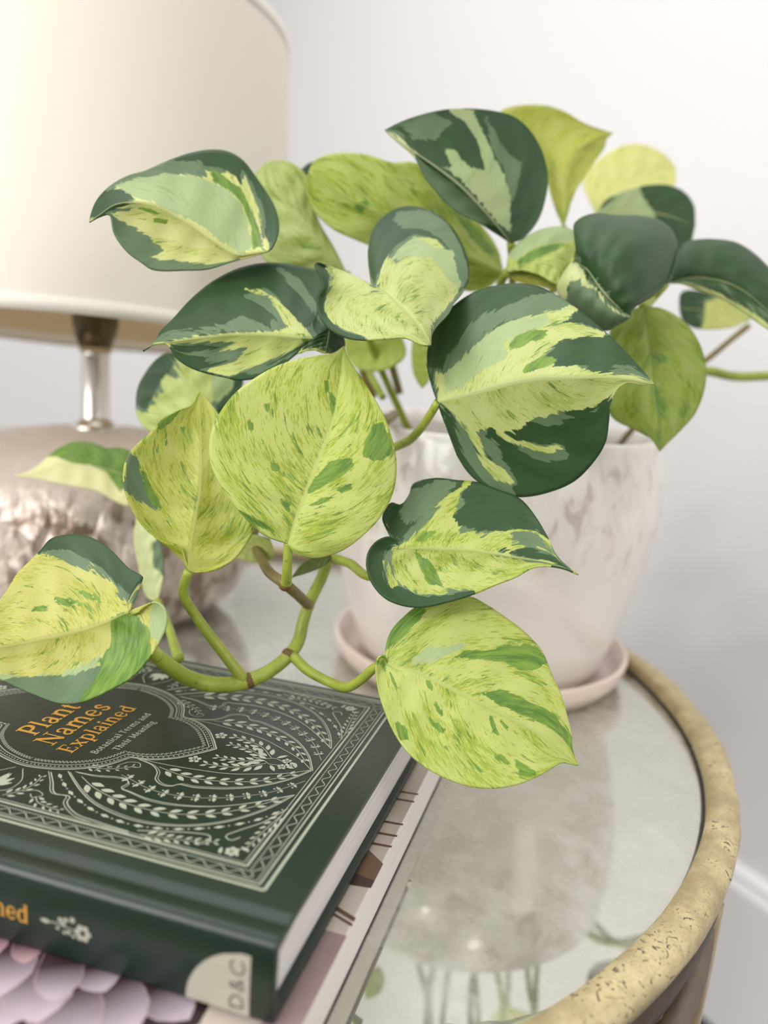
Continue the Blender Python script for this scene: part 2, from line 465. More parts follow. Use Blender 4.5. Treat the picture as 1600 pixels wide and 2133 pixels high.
def emit_mat(name, c, s):
    m, nt, b = new_mat(name)
    b.inputs['Base Color'].default_value = srgb(*c)
    b.inputs['Emission Color'].default_value = srgb(*c); b.inputs['Emission Strength'].default_value = s
    return m
GLOWS = (emit_mat('lit_diffuser', (255, 250, 242), 95), emit_mat('dim_diffuser', (255, 250, 242), 22))
for i, (x, y, lb) in enumerate(((-1.06, -1.74, 'round flush ceiling light nearer the window side'), (0.35, -0.95, 'round flush ceiling light nearer the table'))):
    t = thing('ceiling_light', lb, 'ceiling light', (x, y, FLOOR_Z + 2.4)); t['group'] = 'round ceiling lights'
    lathe('trim_ring', [(0.172, 0.0), (0.172, -0.022), (0.160, -0.028), (0.152, -0.022), (0.152, 0.0)], TRIM, t, (x, y, FLOOR_Z + 2.4), 32, True)
    lathe('diffuser', [(0.0, -0.034), (0.06, -0.032), (0.12, -0.026), (0.151, -0.016)], GLOWS[i], t, (x, y, FLOOR_Z + 2.4), 32)

# ------------------------------------------------------------------ side table
TC = (-0.1125, 0.437)
table = thing('side_table', 'round side table with antiqued mirror top and aged gold rim', 'table', (TC[0], TC[1], FLOOR_Z))
c3 = (TC[0], TC[1], 0)
lathe('mirror_top', [(0.0, -0.006), (0.2835, -0.006), (0.2838, -0.0005), (0.283, 0.0), (0.0, 0.0)], MIRROR, table, c3, 160, smooth=False)
lathe('rim_reflection', [(0.2838, 0.0), (0.2840, 0.0004), (0.2847, 0.0016), (0.2849, -0.004)], RIM_REFL, table, c3, 160)  # black ring standing in for the rim's dark reflection in the mirror
def wob(a, j):
    w = 0.00030 * math.sin(23 * a + j) + 0.00020 * math.sin(41 * a + 2 * j) + 0.00015 * math.sin(67 * a)
    return (w if j in (3, 4, 5, 6) else 0, w * 0.7)
lathe('rim', [(0.2848, -0.008), (0.2848, 0.0062), (0.2862, 0.0082), (0.2905, 0.0092), (0.2950, 0.0086), (0.2982, 0.0066), (0.2990, 0.0035), (0.2984, -0.0010), (0.2900, -0.008)], GOLD, table, c3, 220, True, wobble=wob)
lathe('apron_ring', [(0.2860, -0.008), (0.2955, -0.006), (0.2965, -0.014), (0.2950, -0.020), (0.2860, -0.020)], BRONZE, table, c3, 160, True, wobble=wob)
def ring_pt(deg, r, z): return np.array((TC[0] + r * math.cos(math.radians(deg)), TC[1] + r * math.sin(math.radians(deg)), z))
def knobbly(name, pts, r, mat, n=60, amp=0.12):
    rr = [r * (1 + amp * math.sin(i * 1.9) + amp * 0.7 * math.sin(i * 4.3 + 1)) for i in range(22)]
    return tube(name, pts, rr, mat, table, n, 10)
for k, dg in enumerate((-32, 58, 148, 238)):
    knobbly('leg', [ring_pt(dg + 2, 0.291, -0.012), ring_pt(dg + 1, 0.289, -0.2), ring_pt(dg, 0.291, FLOOR_Z)], 0.0065, TWIG2, 90, 0.08)
    knobbly('branch', [ring_pt(dg + 3, 0.288, -0.012), ring_pt(dg - 1.2, 0.291, -0.034), ring_pt(dg - 9, 0.291, -0.054), ring_pt(dg - 22, 0.288, -0.085), ring_pt(dg - 45, 0.286, -0.20), ring_pt(dg - 88, 0.286, -0.42)], 0.0062, TWIG, 60, 0.2)
    knobbly('branch', [ring_pt(dg + 2, 0.287, -0.17), ring_pt(dg + 25, 0.286, -0.10), ring_pt(dg + 45, 0.284, -0.016)], 0.0055, TWIG)
    knobbly('branch', [ring_pt(dg - 6, 0.2845, -0.016), ring_pt(dg - 4, 0.284, -0.12), ring_pt(dg - 9, 0.284, -0.30), ring_pt(dg - 3, 0.284, -0.5)], 0.004, TWIG2)
    knobbly('branch', [ring_pt(dg + 1, 0.288, -0.40), ring_pt(dg + 45, 0.284, -0.33), ring_pt(dg + 89, 0.287, -0.46)], 0.006, TWIG)

# ------------------------------------------------------------------ pot, saucer and lamp
PC = (0.067, 0.505)
sau = lathe('pot_saucer', [(0.0, 0.0), (0.078, 0.0), (0.0875, 0.002), (0.0925, 0.010), (0.0938, 0.0165), (0.0928, 0.0185), (0.0905, 0.0172), (0.0875, 0.0075), (0.080, 0.0045), (0.0, 0.0045)], SAUCER, None, (PC[0], PC[1], 0.0002), 96)
sau['label'] = 'round blush ceramic saucer under the plant pot on the mirror'; sau['category'] = 'saucer'
plant = thing('potted_pothos', 'trailing variegated green and lime pothos in a pearly glazed pot', 'potted plant', (PC[0], PC[1], 0.005))
outer = [(0.0, 0.0), (0.070, 0.0), (0.0755, 0.003), (0.0805, 0.013), (0.0850, 0.030), (0.0915, 0.052), (0.0970, 0.076), (0.1003, 0.100), (0.1008, 0.118), (0.0992, 0.134), (0.0975, 0.143), (0.0972, 0.1475), (0.0955, 0.1490), (0.0930, 0.1475), (0.0922, 0.140), (0.0930, 0.118), (0.0915, 0.09), (0.080, 0.04), (0.068, 0.012), (0.0, 0.010)]
pot = lathe('pot', outer, POT, plant, (PC[0], PC[1], 0.005), 128)
def soil_w(a, j): return (0, 0.002 * math.sin(7 * a + 3 * j) + 0.0015 * math.sin(17 * a + j))
lathe('soil', [(0.0, 0.134), (0.02, 0.135), (0.045, 0.134), (0.07, 0.133), (0.0925, 0.131)], SOIL, plant, (PC[0], PC[1], 0.005), 48, wobble=soil_w)

LX, LY = -0.203, 0.562
lamp = thing('table_lamp', 'table lamp with ivory drum shade and crackled glass base behind the books', 'lamp', (LX, LY, 0))
lathe('lamp_base', [(0.0, 0.0005), (0.070, 0.0005), (0.086, 0.006), (0.100, 0.020), (0.110, 0.040), (0.1145, 0.062), (0.1135, 0.082), (0.106, 0.101), (0.092, 0.1135), (0.070, 0.121), (0.040, 0.1255), (0.015, 0.127), (0.0, 0.127)], LAMPB, lamp, (LX, LY, 0), 96)
lathe('lamp_stem', [(0.0, 0.126), (0.016, 0.126), (0.017, 0.128), (0.0115, 0.131), (0.0095, 0.135), (0.0092, 0.176), (0.0108, 0.182), (0.0, 0.184)], CHROME, lamp, (LX, LY, 0), 40)
lathe('lamp_socket', [(0.0, 0.182), (0.0105, 0.182), (0.0135, 0.190), (0.0150, 0.197), (0.0150, 0.240), (0.012, 0.246), (0.0, 0.246)], SOCKET, lamp, (LX, LY, 0), 40)
lathe('light_bulb', [(0.0, 0.246), (0.011, 0.246), (0.013, 0.256), (0.026, 0.278), (0.029, 0.296), (0.022, 0.316), (0.0, 0.325)], plain('frosted_bulb', (240, 238, 232), 0.3), lamp, (LX, LY, 0), 32)
SB, ST, ZB, ZT = 0.1275, 0.1185, 0.1895, 0.3900
sh = lathe('lamp_shade', [(SB, ZB), (ST, ZT)], SHADE, lamp, (LX, LY, 0), 128)
ln = lathe('shade_lining', [(SB - 0.0015, ZB + 0.0005), (ST - 0.0015, ZT - 0.0005)], LINING, lamp, (LX, LY, 0), 128)
lathe('shade_trim', [(SB - 0.0022, ZB), (SB - 0.0022, ZB + 0.008), (SB + 0.0006, ZB + 0.008), (SB + 0.0008, ZB)], SHADE, sh, (LX, LY, 0), 128, True)
lathe('shade_trim', [(ST - 0.0022, ZT), (ST - 0.0022, ZT - 0.008), (ST + 0.0006, ZT - 0.008), (ST + 0.0006, ZT)], SHADE, sh, (LX, LY, 0), 128, True)
for a in (20, 140, 260):
    ca, sa = math.cos(math.radians(a)), math.sin(math.radians(a))
    tube('spider_arm', [(LX + 0.012 * ca, LY + 0.012 * sa, 0.238), (LX + 0.06 * ca, LY + 0.06 * sa, 0.30), (LX + (ST - 0.003) * ca, LY + (ST - 0.003) * sa, ZT - 0.006)], [0.0015], CHROME, lamp, 16, 8)

def tilt(o, deg, pivot):
    R = Matrix.Translation(pivot) @ Matrix.Rotation(math.radians(deg), 4, 'X') @ Matrix.Translation(-Vector(pivot))
    o.data.transform(R)
for o in [sh, ln] + [c for c in sh.children] + [c for c in lamp.children if c.name.startswith('spider_arm')]:
    tilt(o, -5.5, (LX, LY, ZB))

# ------------------------------------------------------------------ books
TH = math.radians(16.07)
E1 = np.array((math.sin(TH), math.cos(TH), 0)); E2 = np.array((-math.cos(TH), math.sin(TH), 0)); UP = np.array((0, 0, 1.0))
BO = np.array((-0.02045, 0.18312, 0.0))          # spine / tail corner of the green book
def bk(a, b, z): return BO + E1 * a * 0.001 + E2 * b * 0.001 + UP * z
def extrude_profile(name, prof, b0, b1, mat, parent, smooth=False):
    """closed (a mm, z m) section swept along the book's height from b0 to b1 (mm)"""
    n = len(prof)
    V = [bk(a, b0, z) for a, z in prof] + [bk(a, b1, z) for a, z in prof]
    Fc = [(i, (i + 1) % n, n + (i + 1) % n, n + i) for i in range(n)]
    o = mesh_obj(name, V, Fc + [tuple(range(n))[::-1], tuple(range(n, 2 * n))], mat, parent, False)
    bmm = bmesh.new(); bmm.from_mesh(o.data); bmesh.ops.recalc_face_normals(bmm, faces=bmm.faces[:]); bmm.to_mesh(o.data); bmm.free()
    if smooth:
        for p in o.data.polygons:
            if len(p.vertices) == 4: p.use_smooth = True
        o.data.set_sharp_from_angle(angle=math.radians(50)) if hasattr(o.data, 'set_sharp_from_angle') else None
    return o
GT, GB = 0.045, 0.0199        # top and bottom of the green book
green = thing('botany_book', 'dark green hardback with silver leaf ornament, topmost of the two books', 'book', tuple(bk(75, 115, GB)))
prof = [(152.0, GT - 0.0003), (151.5, GT), (11, GT), (9.2, GT - 0.0002), (7.8, GT - 0.0009), (6.4, GT - 0.0012), (5.0, GT - 0.0009), (3.6, GT - 0.0002), (2.0, GT + 0.0001), (0.4, GT - 0.0001), (-1.0, GT - 0.0008), (-1.7, GT - 0.0022),
        (-2.1, GT - 0.0125), (-1.7, GB + 0.0022), (-1.0, GB + 0.0006), (0.4, GB), (151.5, GB), (152.0, GB + 0.0003), (152.0, GB + 0.0025), (5, GB + 0.0027), (1.2, GB + 0.004), (0.6, (GT + GB) / 2), (1.2, GT - 0.004), (5, GT - 0.0035), (11, GT - 0.0027), (152.0, GT - 0.0025)]
cover = extrude_profile('hardcover', prof, -1.3, 231.5, CLOTH, green, True)
bv = cover.modifiers.new('edge', 'BEVEL'); bv.width = 0.0004; bv.segments = 2; bv.limit_method = 'ANGLE'; bv.angle_limit = math.radians(60)
extrude_profile('page_block', [(1.2, GB + 0.0029), (148.5, GB + 0.0026), (148.5, GT - 0.0026), (9, GT - 0.0029), (2.4, GT - 0.0036), (1.1, GT - 0.0075)], 1.5, 228.5, PAPER, green)

class Flat:
    """flat print collected as one mesh; map2d places (x, y) on the surface"""
    def __init__(s, map2d): s.m2 = map2d; s.V = []; s.F = []; s.k = 0; s.up = np.cross(np.array(map2d(1, 0)) - np.array(map2d(0, 0)), np.array(map2d(0, 1)) - np.array(map2d(0, 0))); s.up = s.up / np.linalg.norm(s.up)
    def m(s, x, y): return s.m2(x, y) + s.up * (0.000004 * (s.k % 9))      # layers of ink never coincide
    def poly(s, pts):
        s.k += 1; i = len(s.V); s.V += [s.m(x, y) for x, y in pts]; s.F.append(tuple(range(i, i + len(pts))))
    def stroke(s, pts, w, n=None, closed=False):
        P = catmull(pts, n or max(2, 5 * (len(pts) - 1) + 1)) if (len(pts) > 2 and n != 0) else np.asarray(pts, float)
        if closed: P = np.vstack([P, P[:1]])
        T = np.gradient(P, axis=0); T /= np.maximum(np.linalg.norm(T, axis=1)[:, None], 1e-9)
        N = np.stack([-T[:, 1], T[:, 0]], 1) * (w / 2)
        s.k += 1; i = len(s.V)
        for p, q in zip(P, N): s.V += [s.m(*(p + q)), s.m(*(p - q))]
        for k in range(len(P) - 1): s.F.append((i + 2 * k, i + 2 * k + 1, i + 2 * k + 3, i + 2 * k + 2))
    def dot(s, x, y, r, n=8):
        s.poly([(x + r * math.cos(2 * math.pi * k / n), y + r * math.sin(2 * math.pi * k / n)) for k in range(n)])
    def leaf(s, x, y, ang, L, W):
        c, q = math.cos(ang), math.sin(ang)
        pts = [(0, 0), (0.2, 0.32), (0.45, 0.5), (0.72, 0.36), (1, 0), (0.72, -0.3), (0.45, -0.42), (0.2, -0.3)]
        s.poly([(x + c * a * L - q * b * W, y + q * a * L + c * b * W) for a, b in pts])
    def build(s, name, mat, parent):
        o = mesh_obj(name, s.V, s.F, mat, parent, False)
        bmm = bmesh.new(); bmm.from_mesh(o.data)
        bmm.to_mesh(o.data); bmm.free()
        return o

# --- silver ornament: one quarter drawn, mirrored about the panel's two axes
AC, BC = 82.25, 115.0
ZP = GT + 0.00006
orn = Flat(lambda a, b: bk(a, b, ZP))
quarter = []
def q_stroke(p, w, n=None): quarter.append(('s', np.array(p, float), w, n))
def q_dot(x, y, r): quarter.append(('d', x, y, r))
def q_leaf(x, y, ang, L, W): quarter.append(('l', x, y, ang, L, W))
def spray(path, n, L, W, spread=0.75, t0=0.08, t1=0.97, both=True, w=0.28):
    P = catmull(path, 120); q_stroke(path, w)
    for k in range(n):
        t = t0 + (t1 - t0) * k / (n - 1); i = min(118, int(t * 119))
        d = P[i + 1] - P[i]; an = math.atan2(d[1], d[0]); sc = 1.0 - 0.45 * t
        for sg in ((1, -1) if both else (1 if k % 2 else -1,)):
            q_leaf(P[i][0] + d[0] * 0, P[i][1], an + sg * spread * 0.55 + 0, L * sc, W * sc * (1 if sg > 0 else 1))
            quarter[-1] = ('l', P[i][0] - math.sin(an) * sg * 0.9 * sc, P[i][1] + math.cos(an) * sg * 0.9 * sc, an + sg * spread * 0.55, L * sc, W * sc)
medal = [(44.9, 115), (45.1, 111.9), (47.5, 102.3), (51.8, 94.5), (56.7, 89.2), (64.2, 85.2)]
medal2 = [(64.2, 85.2), (65.6, 78.2), (69.8, 70.9), (75.5, 65.6), (82.25, 60.6)]
def inset(path, d, c=(82.25, 112.0)):
    o = []
    for x, y in path:
        v = np.array(c) - (x, y); v = v / np.linalg.norm(v); o.append((x + v[0] * d, y + v[1] * d))
    return o
for d, w in ((0, 0.55), (0.9, 0.3), (3.0, 0.35)):
    q_stroke(inset(medal, d), w); q_stroke(inset(medal2, d), w)
for M, cnt in ((medal, 26), (medal2, 18)):
    for x, y in catmull(inset(M, 1.95), cnt): q_dot(x, y, 0.32)
    C_ = catmull(inset(M, 4.3), cnt * 4 - 2); D_ = catmull(inset(M, 5.6), cnt * 4 - 2)
    q_stroke([(C_ if (i // 2) % 2 else D_)[i] for i in range(len(C_))], 0.28, 0)
cres_o = [(47.6, 98.8), (43.2, 93.2), (38.8, 87.0), (34.3, 78.7), (31.8, 69.3), (31.1, 61.4), (32.3, 52.6), (36.0, 43.0), (42.3, 34.6), (50.8, 28.0), (58.5, 24.0), (64.6, 21.8)]
cres_i = [(64.6, 21.8), (59.2, 27.4), (52.8, 35.1), (47.8, 43.2), (44.2, 54.2), (43.4, 64.4), (45.0, 73.4), (45.6, 76.6), (49.0, 76.0), (51.2, 78.3), (51.1, 81.6), (49.0, 88.8), (48.4, 96.4)]
q_stroke(cres_o, 0.4); q_stroke(cres_i, 0.35)
q_stroke(inset(cres_o, 1.0, (42, 66)), 0.25); q_stroke(inset(cres_i, 1.0, (37, 60)), 0.25)
spray([(46.5, 92.5), (42.5, 85), (39.2, 74), (38.0, 62), (39.6, 51), (44.0, 41.5), (51.5, 32.5), (60.0, 25.5)], 13, 5.6, 2.5)
c2a = [(64.3, 82.0), (62.5, 75.1), (59.1, 71.1), (55.0, 69.3), (52.7, 65.6), (53.1, 61.9), (55.1, 60.5), (55.4, 55.0), (57.0, 49.6), (59.3, 43.8), (64.4, 35.4), (72.6, 27.6), (82.25, 22.2)]
c2b = [(82.25, 22.8), (76.8, 29.4), (72.1, 38.8), (68.1, 48.4), (66.2, 59.3), (64.9, 70.4), (64.6, 80)]
q_stroke(c2a, 0.4); q_stroke(c2b, 0.3); q_stroke(inset(c2a, 0.9, (66, 52)), 0.25)
spray([(62.5, 72.5), (60.6, 62), (61.2, 54), (63.9, 44.5), (69.0, 35.0), (77.5, 27.0)], 10, 4.8, 2.2)
# inner bouquet between the two crescents
spray([(80.0, 39.5), (74.5, 45.5), (71.8, 52.5), (71.0, 59)], 6, 4.8, 2.3, 0.9)
spray([(80.2, 43.0), (77.5, 50.0), (77.0, 57.5)], 5, 3.8, 1.9, 0.9)
def flower(x, y, r, n=5):
    for k in range(n):
        a = 2 * math.pi * k / n + 0.3; q_dot(x + r * math.cos(a), y + r * math.sin(a), r * 0.55)
    q_dot(x, y, r * 0.3)
flower(82.25, 30.6, 1.5, 6); flower(80.0, 33.2, 1.2); flower(72.3, 64.0, 1.6)
q_leaf(79.4, 37.5, -2.4, 4.6, 1.8); q_leaf(81.6, 40.5, 1.9, 4.6, 1.8); q_stroke([(82.25, 46), (81.5, 41), (80, 38), (81.6, 33)], 0.28)
# lavender chain between crescents
lav = [(52.8, 81.1), (51.0, 75.0), (49.2, 69.4), (48.4, 62.7), (49.1, 55.5), (50.6, 49.6), (53.8, 42.4), (57.9, 36.0), (62.6, 30.2), (67.6, 26.4), (74.4, 21.9)]
q_stroke(lav, 0.22)
Lp = catmull(lav, 200)
for k in range(12):
    i = 8 + int(185 * k / 11.5); d = Lp[i] - Lp[i - 3]; an = math.atan2(d[1], d[0]); sc = 1 - 0.3 * k / 11
    for j, (da, rr, ln_) in enumerate(((1.35, 0.8, 2.6), (-1.35, 0.8, 2.6), (0.8, 0.2, 1.9), (-0.9, 0.2, 1.9))):
        q_leaf(Lp[i][0] + 0.3 * math.cos(an + da), Lp[i][1] + 0.3 * math.sin(an + da), an + da, ln_ * sc, 1.25 * sc)
    for da in (1.0, -1.0): q_dot(Lp[i - 5][0] + 1.5 * math.cos(an + da), Lp[i - 5][1] + 1.5 * math.sin(an + da), 0.38)
# diamond chain outside the big crescent
dia = [(45.2, 100.6), (40.7, 95.3), (37.0, 89.9), (33.6, 83.3), (30.9, 76.3), (29.5, 69.3), (28.9, 62.0), (29.8, 55.4), (32.0, 48.0), (35.2, 41.0), (40.0, 33.6), (46.0, 27.3), (52.0, 23.2), (58.5, 20.6)]
Dp = catmull(dia, 300)
for k in range(15):
    i = 6 + int(284 * k / 14.6); d = Dp[min(299, i + 2)] - Dp[i - 2]; an = math.atan2(d[1], d[0]); c_, s_ = math.cos(an), math.sin(an)
    quarter.append(('p', [(Dp[i][0] + c_ * x - s_ * y, Dp[i][1] + s_ * x + c_ * y) for x, y in ((-1.9, 0), (-0.2, 0.75), (1.9, 0), (-0.2, -0.75))]))
    j = min(299, i + 9); q_dot(Dp[j][0], Dp[j][1], 0.34)
# lotus panel corner and small scroll sprays
lot = [(44.9, 103.6), (39.9, 98.8), (34.4, 93.6), (34.8, 88.2), (31.6, 86.9), (27.3, 80.2), (26.3, 72.7), (25.4, 60.0)]
q_stroke(lot, 0.4); q_stroke(inset(lot, -1.1, (40, 70)), 0.28)
spray([(27.0, 108), (31.5, 104.5), (36.5, 103.5), (41.5, 104.5)], 6, 3.0, 1.3, 1.0)
spray([(30.5, 98), (28.0, 95.0), (27.2, 91), (26.8, 86.0)], 5, 2.8, 1.2, 1.0)
q_stroke([(31.5, 104), (33.6, 100), (32, 96.5), (29.6, 98.6), (31.2, 100.6)], 0.28)
spray([(52.5, 95.0), (53.6, 89.5), (56.6, 83.5), (59.5, 80.5)], 6, 2.6, 1.1, 1.1)
q_stroke([(57.5, 86), (61, 84), (62, 80), (59.5, 78.5), (58.6, 81)], 0.28); q_stroke([(51.5, 91), (55.6, 90), (55.8, 87)], 0.28)
# lotus flower on the axis
for da in (-0.9, -0.45, 0.0): q_leaf(31.0, 114.6, da, 8.2 - 3 * abs(da), 2.2)
q_stroke([(28, 114), (30, 109), (36, 108.5), (43, 113.5)], 0.3)
# panel corner sprays
spray([(25.6, 56), (27.0, 48), (28.6, 40), (31.0, 33)], 8, 3.4, 1.5, 0.9)
spray([(52, 20.8), (45, 22.0), (38, 22.8), (31, 23.5)], 7, 3.2, 1.4, 0.9)
q_stroke([(27, 58), (29.8, 50), (32.6, 41), (33.0, 36.5), (30, 35.2), (28.2, 38), (30.2, 39.6)], 0.4)
q_stroke([(56, 20.6), (46, 24.6), (39, 29.6), (34.8, 32.0), (33.4, 29.4), (36.0, 27.6)], 0.4)
flower(28.6, 26.6, 1.5, 6); q_leaf(27.0, 24.0, 0.7, 4.0, 1.6); q_leaf(26.2, 29.5, 0.3, 3.4, 1.4); q_leaf(30.5, 22.0, 1.2, 3.4, 1.4)
for sx in (1, -1):
    for sy in (1, -1):
        fx = lambda x: AC + (x - AC) * sx
        fy = lambda y: BC + (y - BC) * sy
        for q in quarter:
            if q[0] == 's': orn.stroke([(fx(x), fy(y)) for x, y in q[1]], q[2], q[3])
            elif q[0] == 'd': orn.dot(fx(q[1]), fy(q[2]), q[3])
            elif q[0] == 'p': orn.poly([(fx(x), fy(y)) for x, y in q[1]])
            else: orn.leaf(fx(q[1]), fy(q[2]), math.atan2(math.sin(q[3]) * sy, math.cos(q[3]) * sx), q[4], q[5])
def rect(a0, b0, w):
    a1, b1 = 2 * AC - a0, 2 * BC - b0
    for p, q in (((a0, b0), (a1, b0)), ((a1, b0), (a1, b1)), ((a1, b1), (a0, b1)), ((a0, b1), (a0, b0))): orn.stroke([p, q], w)
rect(16.1, 10.3, 0.95); rect(17.8, 12.6, 0.55); rect(18.9, 13.9, 0.28); rect(24.0, 19.5, 0.75); rect(25.2, 20.9, 0.28)
def rail(p, q, n, amp):
    p, q = np.array(p, float), np.array(q, float); d = (q - p) / np.linalg.norm(q - p); nn = np.array((-d[1], d[0]))
    pts = [p + (q - p) * k / (n * 8) + nn * amp * math.sin(2 * math.pi * k / 8) for k in range(n * 8 + 1)]
    orn.stroke(pts, 0.3, 0)
cs = [(20.6, 15.8), (2 * AC - 20.6, 15.8), (2 * AC - 20.6, 2 * BC - 15.8), (20.6, 2 * BC - 15.8)]
cd = [(22.3, 17.7), (2 * AC - 22.3, 17.7), (2 * AC - 22.3, 2 * BC - 17.7), (22.3, 2 * BC - 17.7)]
for k in range(4):
    n = 20 if k % 2 == 0 else 32
    rail(cs[k], cs[(k + 1) % 4], n, 1.05)
    p, q = np.array(cd[k]), np.array(cd[(k + 1) % 4]); m = int(np.linalg.norm(q - p) / 1.05)
    for i in range(m + 1):
        c = p + (q - p) * i / m
        orn.dot(c[0], c[1], 0.33, 6)
o = orn.build('silver_ornament', SILVER, green)

# --- lettering: a small serif alphabet made of strokes (x, y in x-height units)
def bar(x, y0, y1, w=0.2): return [([(x, y0), (x, y1)], w)]
def sf(x, y, l=0.24, w=0.085): return [([(x - l, y), (x + l, y)], w)]
GL = {
 'P': (1.02, bar(.24, 0, 1.4) + sf(.24, .04) + sf(.2, 1.36, .2) + [([(.24, 1.35), (.62, 1.35), (.88, 1.2), (.9, .98), (.8, .76), (.55, .64), (.24, .64)], .17), ([(.84, 1.24), (.89, .98), (.82, .78)], .24)]),
 'B': (1.02, bar(.24, 0, 1.4) + sf(.2, .04, .2) + sf(.2, 1.36, .2) + [([(.24, 1.35), (.6, 1.35), (.78, 1.2), (.76, .9), (.55, .74), (.24, .74)], .15), ([(.5, .74), (.8, .66), (.9, .4), (.8, .12), (.55, .05), (.24, .05)], .16)]),
 'T': (1.04, bar(.52, 0, 1.36) + sf(.52, .04) + [([(.08, 1.35), (.96, 1.35)], .1), ([(.08, 1.35), (.08, 1.08)], .09), ([(.96, 1.35), (.96, 1.08)], .09)]),
 'M': (1.5, bar(.24, 0, 1.4, .1) + bar(1.24, 0, 1.4) + sf(.24, .04) + sf(1.24, .04) + sf(.2, 1.36, .16) + sf(1.28, 1.36, .16) + [([(.26, 1.36), (.74, .1)], .2), ([(.74, .1), (1.2, 1.36)], .1)]),
 'N': (1.34, bar(.24, 0, 1.4, .1) + bar(1.1, 0, 1.4, .1) + sf(.24, .04) + sf(.2, 1.36, .2) + sf(1.1, 1.36) + [([(.24, 1.38), (1.1, .02)], .24)]),
 'E': (1.02, bar(.26, 0, 1.4) + sf(.16, .04, .14) + sf(.16, 1.36, .14) + [([(.26, 1.35), (.86, 1.35)], .1), ([(.26, .72), (.66, .72)], .1), ([(.26, .05), (.9, .05)], .1), ([(.86, 1.38), (.86, 1.08)], .09), ([(.66, .56), (.66, .88)], .08), ([(.9, .02), (.92, .36)], .09)]),
 'l': (.5, bar(.25, 0, 1.45) + sf(.25, .04) + [([(.06, 1.4), (.25, 1.42)], .09)]),
 'h': (1.1, bar(.24, 0, 1.45) + sf(.24, .04) + [([(.06, 1.4), (.24, 1.42)], .09), ([(.24, .68), (.42, .92), (.66, .96), (.82, .8), (.84, .5), (.84, 0)], .18)] + sf(.84, .04)),
 'd': (1.08, bar(.8, 0, 1.45) + [([(.6, 1.4), (.8, 1.42)], .09), ([(.8, .04), (1.0, .04)], .09), ([(.8, .8), (.62, .95), (.4, .94), (.2, .76), (.16, .48), (.22, .2), (.42, .04), (.62, .06), (.8, .22)], .14), ([(.2, .72), (.17, .48), (.21, .24)], .2)]),
 'i': (.5, bar(.25, 0, .98) + sf(.25, .04) + [([(.06, .93), (.25, .95)], .09), ([(.25, 1.16), (.25, 1.4)], .24)]),
 'n': (1.1, bar(.24, 0, .98) + sf(.24, .04) + [([(.06, .93), (.24, .95)], .09), ([(.24, .68), (.42, .92), (.66, .96), (.82, .8), (.84, .5), (.84, 0)], .18)] + sf(.84, .04)),
 'r': (.8, bar(.24, 0, .98) + sf(.24, .04) + [([(.06, .93), (.24, .95)], .09), ([(.24, .62), (.4, .9), (.62, .94)], .14), ([(.6, .84), (.7, .84)], .2)]),
 'm': (1.66, bar(.24, 0, .98) + sf(.24, .04) + [([(.06, .93), (.24, .95)], .09), ([(.24, .68), (.4, .92), (.6, .96), (.76, .8), (.8, .5), (.8, 0)], .18), ([(.8, .66), (.98, .92), (1.18, .96), (1.34, .8), (1.38, .5), (1.38, 0)], .18)] + sf(.8, .04, .2) + sf(1.38, .04)),
 'a': (.98, bar(.68, .1, .72) + [([(.18, .72), (.24, .92), (.48, .98), (.66, .86), (.68, .6)], .13), ([(.17, .76), (.27, .76)], .18), ([(.68, .56), (.4, .5), (.18, .34), (.2, .1), (.4, .02), (.58, .1), (.68, .22)], .15), ([(.68, .16), (.76, .04), (.92, .06)], .12)]),
 'e': (.96, [([(.18, .52), (.78, .52), (.78, .74), (.66, .92), (.46, .97), (.26, .86), (.17, .6), (.18, .3), (.34, .06), (.58, .02), (.8, .2)], .12), ([(.2, .72), (.17, .48), (.22, .24)], .2)]),
 'o': (1.02, [([(.5, .97), (.26, .88), (.15, .6), (.17, .3), (.34, .05), (.56, .03), (.78, .16), (.87, .46), (.8, .8), (.5, .97)], .13), ([(.18, .68), (.16, .48), (.2, .28)], .2), ([(.84, .7), (.86, .48), (.82, .28)], .2)]),
 'c': (.88, [([(.76, .72), (.64, .93), (.42, .96), (.2, .76), (.16, .46), (.26, .14), (.5, .02), (.76, .2)], .13), ([(.2, .7), (.17, .48), (.22, .24)], .2), ([(.64, .76), (.76, .76)], .18)]),
 's': (.8, [([(.64, .72), (.56, .92), (.36, .96), (.2, .8), (.26, .6), (.5, .46), (.64, .28), (.54, .06), (.32, .02), (.16, .14), (.14, .3)], .15)]),
 't': (.68, bar(.28, .16, 1.24) + [([(.04, .92), (.56, .92)], .1), ([(.28, .2), (.36, .05), (.56, .08)], .14)]),
 'x': (1.04, [([(.16, .94), (.86, .04)], .22), ([(.86, .94), (.18, .04)], .1)] + sf(.2, .94, .2) + sf(.82, .94, .18) + sf(.2, .04, .18) + sf(.84, .04, .2)),
 'p': (1.08, bar(.24, -.42, .98) + sf(.24, -.4) + [([(.06, .93), (.24, .95)], .09), ([(.24, .76), (.42, .95), (.64, .94), (.86, .74), (.88, .46), (.8, .18), (.6, .03), (.4, .06), (.24, .2)], .14), ([(.85, .72), (.88, .48), (.84, .24)], .2)]),
 'g': (1.0, [([(.46, .96), (.24, .86), (.2, .62), (.32, .42), (.54, .4), (.72, .56), (.72, .8), (.46, .96)], .14), ([(.66, .86), (.9, .94)], .12), ([(.34, .42), (.22, .26), (.4, .14), (.72, .1), (.86, -.1), (.74, -.34), (.4, -.4), (.16, -.24), (.26, .0), (.42, .12)], .13)]),
 ' ': (.42, []),
}
